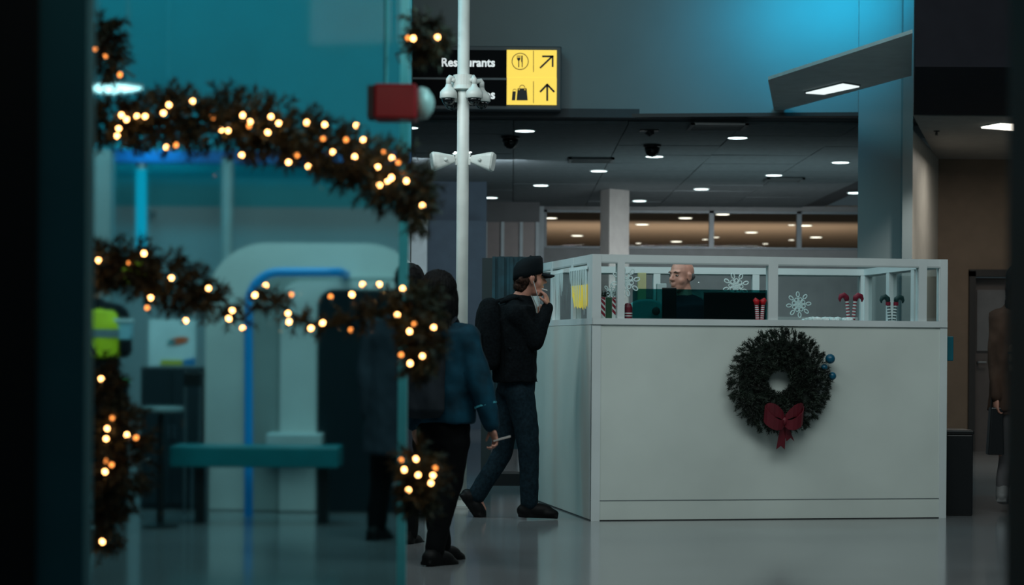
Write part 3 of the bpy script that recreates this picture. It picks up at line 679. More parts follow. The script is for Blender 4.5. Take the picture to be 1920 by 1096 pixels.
bn_ = root('banner_stand', 'dark teal draped banner board standing behind the man in the cap', 'banner', (X(935, 18), 18.05, 0))
mb = MB(); n = 14
for k in range(n):
    x0_ = X(922+(1000-922)*k/n, 18); x1_ = X(922+(1000-922)*(k+1)/n, 18); dy = .025*math.sin(k*1.9)
    mb.box(x0_, x1_, 18-.02+dy, 18.02+dy, .3, Z(481, 18))
obj('drape', mb, mat('teal_drape', (18, 58, 68), .7, nz=.25, scale=5), bn_)
obj('dark_side', MB().box(X(903, 18), X(922, 18), 17.98, 18.1, .1, Z(484, 18)), mat('dark_side', (18, 34, 36), .6), bn_)
obj('foot', MB().box(X(903, 18), X(1000, 18), 17.85, 18.2, 0, .1), satinblack, bn_)
# ================================================================== PEOPLE
def remesh(mb, voxel, smooth_it=6, name='body'):
    me = mesh_from(mb, name); o = bpy.data.objects.new('tmp', me); C.objects.link(o)
    r = o.modifiers.new('r', 'REMESH'); r.mode = 'VOXEL'; r.voxel_size = voxel; r.use_smooth_shade = True
    s = o.modifiers.new('s', 'SMOOTH'); s.iterations = smooth_it; s.factor = .5
    dgp = bpy.context.evaluated_depsgraph_get(); out = bpy.data.meshes.new_from_object(o.evaluated_get(dgp)); bpy.data.objects.remove(o); bpy.data.meshes.remove(me)
    for p in out.polygons: p.use_smooth = True
    return out
def cap(mb, a, b, ra, rb, n=14, flat=None):
    a = Vector(a); b = Vector(b); d = b-a; L = d.length
    if L < 1e-5: return mb
    pts = []; rs = []
    for k in range(6):
        th = PI/2*k/5; pts.append(a-d/L*ra*math.cos(th)); rs.append(max(ra*math.sin(th), ra*.02))
    for k in range(1, 5): pts.append(a.lerp(b, k/5)); rs.append(ra+(rb-ra)*k/5)
    for k in range(6):
        th = PI/2*k/5; pts.append(b+d/L*rb*math.sin(th)); rs.append(max(rb*math.cos(th), rb*.02))
    return mb.tube(pts, rs, n)
def chain(mb, pts, rs):
    for i in range(len(pts)-1): cap(mb, pts[i], pts[i+1], rs[i], rs[i+1])
def rings(mb, rs, n=24):
    # rs: list of (centre, depth radius, width radius, facing vector)
    vs = []; fs = []
    for c_, a, b, f in rs:
        f = Vector((f[0], f[1], 0)).normalized(); s = Vector((-f.y, f.x, 0))
        for k in range(n):
            t_ = 2*PI*k/n; ca, sa = math.cos(t_), math.sin(t_)
            vs.append(Vector(c_)+f*a*math.copysign(abs(ca)**.85, ca)+s*b*math.copysign(abs(sa)**.85, sa))
    for i in range(len(rs)-1):
        for k in range(n): fs.append((i*n+k, i*n+(k+1) % n, (i+1)*n+(k+1) % n, (i+1)*n+k))
    fs.append(tuple(range(n-1, -1, -1))); fs.append(tuple((len(rs)-1)*n+k for k in range(n)))
    return mb.add(vs, fs)
def basis(f, pitch=0):
    f = Vector((f[0], f[1], 0)).normalized(); s = Vector((-f.y, f.x, 0)); u = Vector((0, 0, 1))
    f2 = f*math.cos(pitch)+u*math.sin(pitch); u2 = u*math.cos(pitch)-f*math.sin(pitch)
    return f2, s, u2
def head(mb, c, f, pitch=0, k=1.0, fat=1.0):
    f_, s, u = basis(f, pitch); R = Matrix((f_, s, u)).transposed()
    def P(x, y, z): return c+(f_*x+s*y+u*z)*k
    def E(x, y, z, a, b, d): mb.ell(P(x, y, z), (a*k, b*k*fat, d*k), 18, R)
    E(-.015, 0, .03, .097, .077, .092); E(.02, 0, -.02, .074, .064, .092); E(.035, 0, -.08, .050, .050*fat, .04)
    E(.074, 0, -.105, .022, .026, .018); E(.07, 0, .028, .026, .052, .012)
    E(.045, .04, -.035, .03, .026, .03); E(.045, -.04, -.035, .03, .026, .03)
    cap(mb, P(.088, 0, .012), P(.112, 0, -.024), .008*k, .013*k, 10); E(.10, .012, -.03, .012, .009, .008); E(.10, -.012, -.03, .012, .009, .008)
    E(.088, 0, -.056, .013, .024, .007); E(.086, 0, -.069, .013, .021, .008)
    for sg_ in (-1, 1):
        E(-.005, .078*sg_*fat, -.012, .018, .008, .032); E(.004, .082*sg_*fat, .006, .010, .008, .014); E(-.014, .083*sg_*fat, -.004, .007, .009, .026)
    return P
def face_bits(par, P, f, k=1.0, pitch=0, brow=(40, 30, 24)):
    f_, s, u = basis(f, pitch); R = Matrix((f_, s, u)).transposed()
    for sg_ in (-1, 1):
        e = obj('eye', MB().ell(P(.079, .031*sg_, .002), (.010*k, .013*k, .007*k), 12, R), mat('eye_white', (128, 112, 104), .3), par, smooth=True)
        obj('iris', MB().ell(P(.0865, .031*sg_, .002), (.004*k, .0055*k, .0055*k), 10, R), mat('iris', (20, 22, 26), .3), e, smooth=True)
        obj('eyebrow', MB().tube([P(.092, .014*sg_, .024), P(.094, .03*sg_, .029), P(.082, .05*sg_, .022)], [.0035*k, .0045*k, .002*k], 6), mat('eyebrow%d' % brow[0], brow, .8), par)
def hand(mb, wpt, d, n, curl=.5, k=1.0, side=1, grip=0):
    d = Vector(d).normalized(); n = Vector(n); n = (n-d*n.dot(d)).normalized(); s = n.cross(d)*side
    R = Matrix((d, s, n)).transposed()
    mb.ell(wpt+d*.045*k, (.052*k, .042*k, .017*k), 14, R)
    for j in range(4):
        b = wpt+d*.08*k+s*(-.033+.022*j)*k; L = (.068, .078, .073, .056)[j]*k; ang = curl*.5; p = b; r = .0088*k
        pr = wpt+d*.045*k+s*(-.024+.016*j)*k; cap(mb, pr, b, .011*k, r*1.08, 10)
        for q, fr in enumerate((.45, .3, .25)):
            dd = d*math.cos(ang)+n*math.sin(ang); p2 = p+dd*L*fr; cap(mb, p, p2, r, r*.92, 10); p = p2; r *= .92; ang += curl*1.1
    tb = wpt+d*.02*k-s*.03*k; dd = (d*.65-s*.75+n*.35).normalized(); p1 = tb+dd*.038*k; dd2 = (d*.85-s*.25+n*.55*min(1, curl+.3)).normalized()
    cap(mb, tb, p1, .013*k, .0105*k, 10); cap(mb, p1, p1+dd2*.03*k, .0105*k, .0085*k, 10)
def wrinkle(me, amp=.008, sc=9, seed=0):
    o = Vector((seed*3.1, seed*1.7, 0))
    for v in me.vertices:
        q = Vector((v.co.x*sc, v.co.y*sc, v.co.z*sc*.6))+o
        v.co += v.normal*(noise.noise(q)*amp+noise.noise(q*2.7)*amp*.4)
def shoe(mb, ankle, toe_dir, ground, k=1.0, pitch=0):
    d = Vector(toe_dir).normalized(); up = Vector((0, 0, 1)); s = up.cross(d).normalized(); u = d.cross(s)
    R = Matrix((d, s, u)).transposed()
    c = Vector(ankle)
    cap(mb, c+u*.04*k, c-u*.03*k-d*.01, .052*k, .050*k)
    mb.ell(c-u*.05*k-d*.02*k, (.064*k, .050*k, .05*k), 14, R)
    mb.ell(c-u*.045*k+d*.07*k, (.10*k, .052*k, .050*k), 14, R)
    mb.ell(c-u*.062*k+d*.13*k, (.075*k, .054*k, .036*k), 14, R)
    mb.obox(c-u*.085*k+d*.065*k, d*.135*k, s*.038*k, u*.010*k)

skin = mat('skin', (176, 124, 106), .55, nz=.06, scale=20)
skin2 = mat('skin_ruddy', (205, 146, 128), .45, nz=.07, scale=14)

def build_person(sp_, label, extra=None):
    d = sp_['d']; P_ = lambda px_, py_, dy=0: W(px_, py_, d+dy)
    f = sp_['face']; skm = sp_.get('skin', skin)
    J = {k_: P_(*v) for k_, v in sp_['j'].items()}
    base = Vector((J['pelvis'].x, J['pelvis'].y, 0)) 
    t = root('person', label, 'person', base)
    body = MB(); hc = J['head']; pitch = sp_.get('pitch', 0); k = sp_.get('k', 1.0)
    Pf = head(body, hc, sp_.get('hface', f), pitch, sp_.get('hk', 1.0)*k)
    neck = J['neck']; cap(body, Pf(-.02, 0, -.05), neck, .052*k, .06*k)
    fs = Vector((f[0], f[1], 0)).normalized()
    pel = J['pelvis']; chest = J['chest']
    rings(body, [(pel-Vector((0, 0, .08)), .09*k, .13*k, f), (pel, .10*k, .15*k, f), (pel.lerp(chest, .45), .09*k, .125*k, f), (chest, .11*k, .16*k, f), (neck-Vector((0, 0, .05)), .075*k, .12*k, f), (neck+Vector((0, 0, .01)), .05*k, .055*k, f)])
    for sd in 'LR':
        chain(body, [chest+Vector((0, 0, .08)), J['sh'+sd], J['el'+sd], J['wr'+sd]], [.06*k, .05*k, .038*k, .026*k])
        chain(body, [pel, J['hip'+sd], J['kn'+sd], J['an'+sd]], [.09*k, .078*k, .052*k, .036*k])
        dirv, nrm, curl = sp_['hand'+sd]
        hand(body, J['wr'+sd], dirv, nrm, curl, k, 1 if sd == 'R' else -1)
        shb = MB(); cap(body, J['an'+sd], J['an'+sd]+Vector(sp_['toe'+sd]).normalized()*.08-Vector((0, 0, .03)), .03, .025)
    obj('body', remesh(body, .0065, 3), skm, t)
    bo_ = t.children[0]
    face_bits(bo_, Pf, sp_.get('hface', f), sp_.get('hk', 1.0)*k, pitch, sp_.get('brow', (40, 30, 24)))
    # trousers
    tr = MB(); rings(tr, [(pel-Vector((0, 0, .10)), .115*k, .155*k, f), (pel, .125*k, .17*k, f), (pel+Vector((0, 0, .12)), .11*k, .15*k, f)])
    for sd in 'LR':
        r0, r1, r2 = sp_.get('tr', (.098, .072, .062))
        chain(tr, [J['hip'+sd], J['kn'+sd], J['an'+sd].lerp(J['kn'+sd], .02)], [r0*k, r1*k, r2*k])
    me = remesh(tr, .012, 4); wrinkle(me, .012, 8, 1); obj('trousers', me, sp_['trm'], t)
    for sd in 'LR':
        sb = MB(); shoe(sb, J['an'+sd], sp_['toe'+sd], 0, k); obj('shoe', remesh(sb, .007, 4), sp_.get('shm', mat('shoe_black', (12, 12, 13), .6, spec=.15)), t)
    # jacket
    jk = MB(); hem = J['hem']; bk = sp_.get('bulk', 1.0)
    rings(jk, [(hem, .135*bk, .20*bk, f), (hem.lerp(chest, .35), .135*bk, .19*bk, f), (hem.lerp(chest, .7), .14*bk, .195*bk, f), (chest, .145*bk, .20*bk, f), (chest+Vector((0, 0, .10)), .12*bk, .195*bk, f), (neck-Vector((0, 0, .03)), .085, .12, f), (neck+Vector((0, 0, .03)), .068, .07, f)])
    for sd in 'LR':
        sr = sp_.get('sr', (.075, .06, .05))
        w_ = J['wr'+sd]-(J['wr'+sd]-J['el'+sd]).normalized()*.01
        chain(jk, [chest+Vector((0, 0, .08)), J['sh'+sd], J['el'+sd], w_], [.09*bk, sr[0], sr[1], sr[2]*.85])
    me = remesh(jk, .011, 5); wrinkle(me, sp_.get('wr', .014), 8, 2); obj('jacket', me, sp_['jkm'], t)
    if extra: extra(t, J, Pf, f, P_)
    return t

# --- man in the cap
def man_extra(t, J, Pf, f, P_):
    k = 1.0
    fv, s, u = basis(f); R = Matrix((fv, s, u)).transposed(); cm_ = mat('cap_black', (12, 20, 24), .8, nz=.1, spec=.1)
    mb = MB(); vs = []
    for i, (z, a, b, o, tl_) in enumerate(((.014, .104, .084, -.012, .024), (.05, .105, .084, -.010, .020), (.09, .102, .081, -.007, .018), (.124, .090, .070, .002, .016), (.146, .062, .050, .014, .010), (.153, .012, .012, .02, 0))):
        for q in range(24):
            th = 2*PI*q/24; vs.append(Pf(o+a*math.cos(th), b*math.sin(th), z+tl_*math.cos(th)))
    fs = [(i*24+q, i*24+(q+1) % 24, (i+1)*24+(q+1) % 24, (i+1)*24+q) for i in range(5) for q in range(24)]+[tuple(range(5*24, 6*24))]
    cpo = obj('cap', MB().add(vs, fs), cm_, t, smooth=True)
    so_ = cpo.modifiers.new('t', 'SOLIDIFY'); so_.thickness = .003
    vs = []
    for i in range(7):
        for q in range(9):
            v = -1+2*q/8; x = .080+ (i/6)*(.098-.030*v*v); y = v*(.072-.010*(i/6)); z = .040-.016*(i/6)-.014*v*v
            vs.append(Pf(x - .012*v*v, y, z))
    fs = [(i*9+q, i*9+q+1, (i+1)*9+q+1, (i+1)*9+q) for i in range(6) for q in range(8)]
    b = obj('brim', MB().add(vs, fs), cm_, cpo, smooth=True); b.modifiers.new('t', 'SOLIDIFY').thickness = .012
    obj('button', MB().ell(Pf(.010, 0, .153), (.008, .008, .005)), cm_, cpo)
    hb = MB(); hb.ell(Pf(-.05, 0, -.008), (.062, .080, .06), 18, R); hb.ell(Pf(-.062, 0, -.055), (.05, .066, .045), 18, R); hb.ell(Pf(.018, .072, .0), (.014, .012, .035), 12, R); hb.ell(Pf(.018, -.072, .0), (.014, .012, .035), 12, R)
    me = remesh(hb, .006, 2); wrinkle(me, .008, 40, 4); obj('hair', me, mat('dark_brown_hair', (44, 30, 24), .8, nz=.4, scale=60, bump=.5, spec=.12), t)
    # earphone cable
    mb = MB().tube([Pf(.0, -.09, -.02), Pf(.03, -.075, -.11), Pf(.05, -.05, -.17), Pf(.06, -.04, -.30)], .0025, 6)
    obj('earphone_cable', mb, white, t)
    # white shirt collar in the jacket opening
    a = J['neck']
    obj('shirt_collar', MB().tube([a+fv*.07+Vector((0, -.02, .03)), a+fv*.10+Vector((0, -.03, -.05)), a+fv*.12+Vector((0, -.03, -.13))], [.016, .024, .006], 8), mat('shirt_grey', (150, 160, 162), .8), t)
    # rucksack
    ch_ = J['chest']; rb = MB()
    for z, a_, b_ in ((-.34, .05, .11), (-.30, .075, .135), (-.1, .085, .145), (.06, .075, .135), (.13, .05, .11), (.15, .02, .06)):
        rb_ = (ch_-fv*.175+Vector((0, 0, z)), a_, b_, f)
        man_r.append(rb_)
    rings(rb, man_r); me = remesh(rb, .01, 5); wrinkle(me, .01, 10, 6); 
    rk = obj('rucksack', me, blackcloth, t)
    for sg_ in (-1, 1):
        obj('strap', MB().tube([ch_-fv*.12+s*sg_*.09+Vector((0, 0, .12)), ch_+s*sg_*.10+Vector((0, 0, .155)), ch_+fv*.12+s*sg_*.09+Vector((0, 0, .07)), ch_+fv*.13+s*sg_*.12+Vector((0, 0, -.1)), ch_-fv*.08+s*sg_*.18+Vector((0, 0, -.2))], .014, 8), blackcloth, rk)
    obj('pocket', MB().obox(ch_-fv*.255+Vector((0, 0, -.17)), s*.10, fv*.015, Vector((0, 0, .08))), blackcloth, rk, bevel=.012)
    # zip down the coat
    fr = MB()
    obj('cigarette', MB().tube([P_(1016, 541, -.0), P_(1026, 544, -.02)], .004, 8), white, t)
man_r = []
man = dict(d=14.5, face=(.96, .28), pitch=.02, k=1.0,
    j=dict(head=(993, 522), neck=(975, 562), chest=(962, 600), pelvis=(968, 712), hem=(966, 716),
           shL=(955, 585, .17), elL=(975, 650, .20), wrL=(1005, 600, .16),
           shR=(968, 590, -.18), elR=(1003, 640, -.16), wrR=(1028, 574, -.05),
           hipL=(955, 738, .07), knL=(942, 850, .07), anL=(893, 928, .08),
           hipR=(975, 738, -.08), knR=(992, 842, -.09), anR=(992, 943, -.08)),
    handL=((.5, 0, .85), (.3, -.8, 0), 1.1), handR=((-.25, .1, .95), (-.9, .2, 0), 1.05),
    toeL=(.55, .1, -.80), toeR=(.98, -.05, -.03),
    trm=mat('dark_jeans', (18, 34, 42), .85, nz=.15, scale=50, spec=.1), jkm=blackcloth, bulk=1.06, wr=.016, tr=(.102, .074, .064))
build_person(man, 'man in black cap and dark jacket walking past the booth, hand at mouth', man_extra)

# --- woman nearer the camera
hairm = mat('black_hair', (10, 10, 11), .7, nz=.3, scale=60, bump=.4, spec=.15)
def long_hair(t, Pf, f, P_, length=.30, wdt=.11, m=None, k=1.0):
    fv, s, u = basis(f); R = Matrix((fv, s, u)).transposed(); hb = MB()
    hb.ell(Pf(-.025, 0, .035), (.108*k, .094*k, .10*k), 20, R)
    hb.ell(Pf(-.055, 0, -.06), (.075*k, .10*k, .12*k), 18, R)
    hb.ell(Pf(-.06, 0, -.16), (.065*k, wdt*k, .14*k), 18, R)
    hb.ell(Pf(-.07, 0, -length), (.05*k, wdt*.9*k, .12*k), 18, R)
    for sg_ in (-1, 1): hb.ell(Pf(.015, .078*sg_, -.06), (.035*k, .022*k, .12*k), 12, R)
    me = remesh(hb, .008, 3)
    for v in me.vertices:
        a = math.atan2(v.co.y-wloc(t).y, v.co.x-wloc(t).x); v.co += v.normal*.006*math.sin(a*38+noise.noise(v.co*5)*4)
    return obj('hair', me, m or hairm, t)
def woman_extra(t, J, Pf, f, P_):
    long_hair(t, Pf, f, P_, .24, .105)
    fv, s, u = basis(f); c = J['chest']
    # grey rucksack on the back
    rr = [(c-fv*.16+Vector((0, 0, z)), a, b, f) for z, a, b in ((-.36, .04, .10), (-.32, .07, .125), (-.1, .08, .13), (.05, .065, .12), (.10, .03, .08))]
    rb = MB(); rings(rb, rr); me = remesh(rb, .01, 5); wrinkle(me, .01, 9, 3)
    rk = obj('rucksack', me, mat('charcoal_bag', (40, 46, 52), .85, nz=.15, spec=.1), t)
    for sg_ in (-1, 1):
        obj('strap', MB().tube([c-fv*.1+s*sg_*.08+Vector((0, 0, .09)), c+s*sg_*.09+Vector((0, 0, .165)), c+fv*.12+s*sg_*.08+Vector((0, 0, .03)), c+fv*.05+s*sg_*.19+Vector((0, 0, -.18))], .014, 8), mat('charcoal_bag', 0), rk)
    w_ = J['wrR']; obj('phone', MB().obox(w_+Vector((.055, -.01, -.06)), Vector((.045, 0, .012)), Vector((0, .03, 0)), Vector((-.001, 0, .004))), mat('phone_pale', (180, 170, 165), .3), t)
    e = J['elR']; wv = (J['wrR']-e)
    for q in (.15, .45): obj('reflective_band', MB().tube([e+wv*q, e+wv*(q+.04)], .062, 14), mat('band_teal', (70, 160, 175), .4), t)
wom = dict(d=11.4, face=(.55, .83), k=.93, hk=1.0,
    j=dict(head=(826, 552), neck=(826, 606), chest=(828, 655), pelvis=(828, 800), hem=(828, 792),
           shL=(776, 642, .02), elL=(768, 720, .02), wrL=(778, 795, .0),
           shR=(876, 636, -.08), elR=(900, 722, -.12), wrR=(922, 800, -.14),
           hipL=(802, 828, .05), knL=(812, 930, .12), anL=(828, 1022, .20),
           hipR=(850, 828, -.04), knR=(838, 930, -.03), anR=(815, 1030, -.06)),
    handL=((0, 0, -1), (1, .2, 0), .5), handR=((.25, 0, -.95), (-.8, -.3, 0), .8),
    toeL=(.6, .75, -.1), toeR=(.6, .7, -.15),
    trm=mat('black_trousers', (10, 12, 14), .9, spec=.1), jkm=mat('teal_jacket', (4, 50, 66), .8, nz=.25, scale=7, bump=.2, spec=.2), bulk=.98, sr=(.078, .068, .06), wr=.018)
build_person(wom, 'person with long dark hair in a teal jacket walking beside the glass panel', woman_extra)
# --- person behind her
def hair_short(t, J, Pf, f, P_):
    fv, s, u = basis(f); R = Matrix((fv, s, u)).transposed(); hb = MB(); hb.ell(Pf(-.025, 0, .04), (.107, .09, .098), 20, R); hb.ell(Pf(-.06, 0, -.03), (.06, .082, .07), 16, R)
    me = remesh(hb, .008, 3); wrinkle(me, .006, 40, 2); obj('hair', me, hairm, t)
sec = dict(d=12.7, face=(.35, .93), k=.97,
    j=dict(head=(771, 535), neck=(762, 585), chest=(750, 630), pelvis=(742, 765), hem=(740, 850),
           shL=(700, 622, .02), elL=(688, 700, .0), wrL=(690, 775, .0), shR=(800, 625, -.03), elR=(812, 700, -.03), wrR=(812, 775, -.05),
           hipL=(722, 790, .03), knL=(715, 890, .08), anL=(705, 985, .1), hipR=(762, 790, -.03), knR=(770, 890, -.05), anR=(765, 1000, -.1)),
    handL=((0, 0, -1), (1, .2, 0), .5), handR=((0, 0, -1), (-1, .2, 0), .5), toeL=(.4, .9, -.1), toeR=(.4, .9, -.1),
    trm=mat('black_trousers', 0), jkm=mat('charcoal_coat', (52, 58, 66), .9, nz=.12, spec=.1), bulk=1.0)
build_person(sec, 'dark-haired person in a long charcoal coat behind the teal-jacketed walker', hair_short)
# --- officer in the booth
def off_extra(t, J, Pf, f, P_):
    fv, s, u = basis((-.72, -.69)); R = Matrix((fv, s, u)).transposed()
    hb = MB(); hb.ell(Pf(-.045, 0, -.002), (.072, .0795, .045), 18, R)
    me = remesh(hb, .007, 2); obj('cropped_hair', me, mat('grey_stubble_hair', (92, 92, 92), .8, nz=.2, scale=80), t)
    obj('radio_glint', MB().ell(P_(1310, 530, -.02), (.008, .008, .008), 8), mat('radio_glint_silver', (220, 225, 225), .2, metal=.5), t, smooth=True)  # pale metal ball shaped as a glint on the radio
off = dict(d=15.7, face=(-.72, -.69), skin=skin2, pitch=-.02, k=1.0, hk=1.02, brow=(84, 66, 58),
    j=dict(head=(1277, 517), neck=(1285, 562), chest=(1290, 596), pelvis=(1290, 740), hem=(1290, 760),
           shL=(1255, 585, .1), elL=(1250, 660, .05), wrL=(1245, 690, -.18), shR=(1330, 585, -.1), elR=(1340, 655, -.12), wrR=(1300, 690, -.28),
           hipL=(1270, 760, .05), knL=(1270, 860, .0), anL=(1270, 935, .05), hipR=(1305, 760, -.05), knR=(1305, 860, -.08), anR=(1305, 938, -.03)),
    handL=((-.6, -.7, 0), (0, 0, -1), .5), handR=((-.7, -.6, 0), (0, 0, -1), .5), toeL=(-.7, -.6, 0), toeR=(-.7, -.6, 0),
    trm=mat('black_trousers', 0), jkm=mat('navy_uniform', (30, 44, 54), .85, spec=.1), bulk=1.08)
build_person(off, 'bald officer in dark uniform standing inside the booth behind the glass', off_extra)
# --- woman at the right edge
def rw_extra(t, J, Pf, f, P_):
    long_hair(t, Pf, f, P_, .30, .10)
    c = P_(1868, 800, -.1)
    bgp = obj('tote_bag', MB().prism([(-.055, -.2), (.06, -.2), (.05, .14), (-.035, .14)], lambda u_, v_: c+Vector((u_, 0, v_)), (0, .10, 0)), satinblack, t, bevel=.01)
    obj('handle', MB().tube([c+Vector((-.03, .03, .13)), c+Vector((-.025, .03, .24)), c+Vector((.02, .03, .27)), c+Vector((.04, .03, .13))], .007, 6), satinblack, bgp)
    c = P_(1908, 672, -.22)
    sbg = obj('shoulder_bag', MB().obox(c, Vector((.055, 0, 0)), Vector((0, .04, 0)), Vector((0, 0, .10))), mat('brown_bag', (96, 80, 66), .6), t, bevel=.015)
    for dz in (-.03, .04): obj('strap', MB().obox(c+Vector((0, 0, dz)), Vector((.057, 0, 0)), Vector((0, .042, 0)), Vector((0, 0, .008))), satinblack, sbg)
rw = dict(d=15.3, face=(.25, .95), k=.97,
    j=dict(head=(1912, 528), neck=(1908, 568), chest=(1906, 612), pelvis=(1905, 722), hem=(1903, 770),
           shL=(1873, 598, 0), elL=(1865, 672, 0), wrL=(1868, 745, -.08), shR=(1945, 598, 0), elR=(1952, 670, 0), wrR=(1950, 740, 0),
           hipL=(1890, 745, .0), knL=(1886, 842, .04), anL=(1880, 918, .05), hipR=(1920, 745, 0), knR=(1912, 850, -.05), anR=(1905, 928, -.05)),
    handL=((0, 0, -1), (1, .2, 0), .6), handR=((0, 0, -1), (-1, .2, 0), .5), toeL=(.3, .9, -.12), toeR=(.2, .8, -.5),
    trm=mat('grey_tights', (86, 84, 86), .8), shm=mat('pale_trainer', (120, 120, 120), .6), jkm=mat('tan_coat', (66, 50, 42), .9, nz=.12, spec=.1), bulk=.98, tr=(.075, .058, .045))
build_person(rw, 'long-haired person in a tan coat with a black tote at the right edge', rw_extra)

# ================================================================== LEFT SIDE: behind the teal glass
LD = 18.6
tealm = mat('teal_wall_paint', (56, 140, 148), .7, nz=.06, scale=.6)
struct(obj('wall_left', MB().box(X(-60, LD), X(768, LD), LD, LD+.2, Z(392, LD), 8), tealm))
struct(obj('wall_left_lower', MB().box(X(-60, LD), X(768, LD), LD-.03, LD+.2, 0, Z(392, LD)), mat('dim_grey_wall', (150, 150, 152), .7, nz=.04, scale=.8)))
struct(obj('trim_4', MB().box(X(185, 18.2), X(768, 18.2), 18.2, 18.4, Z(309, 18.2), Z(285, 18.2)), mat('blue_fascia', (10, 96, 160), .5)))
struct(obj('trim_5', MB().box(X(170, 17.6), X(205, 17.6), 17.6, 17.8, 0, Z(285, 17.6)), mat('pale_column', (170, 176, 176), .6)))
struct(obj('trim_6', MB().tube([(X(424, 17.9), 17.9, 0), (X(424, 17.9), 17.9, Z(300, 17.9))], .05, 16), mat('pale_column', 0)))
struct(obj('trim_7', MB().tube([(X(311, 17.9), 17.9, Z(150, 17.9)), (X(311, 17.9), 17.9, 6)], .012, 8), mat('teal_rod', (60, 150, 160), .5)))
# cyan lit vertical tube light
a_ = W(265, 470, 17.9); b_ = W(265, 312, 17.9)
tb = root('tube_light', 'upright cyan glowing tube light under the blue fascia', 'light', a_)
obj('tube', MB().tube([a_, b_], .045, 14), emis('cyan_tube', (20, 190, 225), .8), tb)
obj('end_cap', MB().tube([a_-Vector((0, 0, .02)), a_+Vector((0, 0, .02))], .05, 14), chrome, tb)
obj('wall_bracket', MB().tube([(a_+b_)/2, (a_+b_)/2+Vector((0, 18.58-17.9, 0))], .015, 8), chrome, tb)
obj('end_cap', MB().tube([b_-Vector((0, 0, .02)), b_+Vector((0, 0, .02))], .05, 14), chrome, tb)
# silver rounded kiosk
KD = 15.0
def rprof(x0, x1, ytop, ybot, r, n=10):
    pts = [(x0, ybot)]
    for k in range(n+1):
        a = PI-PI/2*k/n; pts.append((x0+r+r*math.cos(a), ytop+r-r*math.sin(a)))
    for k in range(n+1):
        a = PI/2-PI/2*k/n; pts.append((x1-r+r*math.cos(a), ytop+r-r*math.sin(a)))
    pts.append((x1, ybot)); return pts
ko = root('kiosk', 'large silver round-topped kiosk with a dark opening behind the teal glass', 'kiosk', (X(570, KD), KD+.4, 0))
silver = mat('kiosk_silver', (200, 208, 206), .4, metal=.15, scale=2)
yb_ = 648+CH*F/KD-2
for nm, a, b, top, r, dd, tk, m_ in (('shell', 385, 800, 458, 115, 0, .9, silver), ('arch', 470, 800, 522, 60, -.06, .06, mat('kiosk_grey', (140, 152, 150), .4, metal=.1, scale=2)), ('inner_panel', 528, 800, 530, 40, -.09, .03, silver), ('opening', 598, 800, 545, 30, -.11, .02, mat('dark_opening', (10, 26, 32), .3))):
    mb = MB().prism(rprof(a, b, top, yb_, r), lambda u, v: Vector((X(u, KD), KD+dd, max(0.0, Z(v, KD)))), (0, tk, 0)); obj(nm, mb, m_, ko)
obj('ledge', MB().box(X(510, KD), X(612, KD), KD-.35, KD-.05, Z(834, KD), Z(812, KD)), mat('ledge_pale', (180, 196, 196), .4), ko, bevel=.01)
# blue bent rail in front of it
RD = 14.5
pts = [W(466, 648+CH*F/RD, RD)]; pts[0].z = 0
pts += [W(466, y, RD) for y in (860, 700, 575)]
for k in range(1, 9):
    a = PI-PI/2*k/8; pts.append(W(524+58*math.cos(a), 572-62*math.sin(a), RD))
pts += [W(600, 510, RD), W(612, 510, RD), W(630, 510, RD+.03), W(638, 510, RD+.10), Vector((W(640, 510, RD).x, RD+.42, W(640, 510, RD).z))]
thing('hand_rail', MB().tube(pts, .030, 12), mat('blue_rail', (0, 128, 190), .4, emit=(0, 120, 190), es=.2), 'bright blue bent tubular rail in front of the silver kiosk', 'rail', smooth=True, origin=pts[0])  # faint blue glow put into the rail colour
# teal counter bar
TD = 14.0
tc = root('low_bench', 'long flat teal bench top crossing in front of the blue rail', 'bench', (X(480, TD), TD, 0))
obj('bench_top', MB().box(X(328, TD), X(640, TD), TD-.2, TD+.2, Z(876, TD), Z(838, TD)), mat('teal_bench', (0, 112, 118), .4), tc, bevel=.01)
for u in (372, 600): obj('leg', MB().box(X(u, TD), X(u+18, TD), TD-.1, TD+.1, 0, Z(876, TD)), satinblack, tc)
# round café table, chair frame, cabinet
c_ = W(302, 765, 13.6)
rt = root('round_table', 'small pale round pedestal table behind the garlands', 'table', (c_.x, 13.6, 0))
obj('table_top', MB().lathe([(.14, -.02), (.145, 0), (.14, .01)], (c_.x, 13.6, c_.z), 24), mat('pale_table', (130, 150, 152), .4), rt)
obj('pedestal', MB().lathe([(.12, 0), (.12, .012), (.025, .03), (.02, c_.z-.02)], (c_.x, 13.6, 0), 16), satinblack, rt)
q = W(362, 760, 14.6)
cf = root('chair', 'dark chair with thin chrome uprights left of the silver kiosk', 'chair', (q.x, 14.6, 0))
for u in (348, 376):
    for dy in (0, .34): obj('leg', MB().tube([(X(u, 14.6), 14.6+dy, 0), (X(u, 14.6), 14.6+dy, Z(700, 14.6) if dy == 0 else .46)], .008, 8), chrome, cf)
obj('seat', MB().box(X(343, 14.6), X(381, 14.6), 14.58, 14.94, .44, .47), satinblack, cf, bevel=.008)
obj('backrest', MB().box(X(346, 14.6), X(378, 14.6), 14.585, 14.6, Z(728, 14.6), Z(702, 14.6)), satinblack, cf, bevel=.004)
cb = root('cabinet', 'dark low cabinet carrying the white poster board', 'cabinet', (X(320, 15.0), 15.2, 0))
obj('body', MB().box(X(262, 15), X(382, 15), 15.05, 15.5, 0, Z(692, 15)), mat('dark_teal_cabinet', (14, 34, 42), .5), cb, bevel=.01)
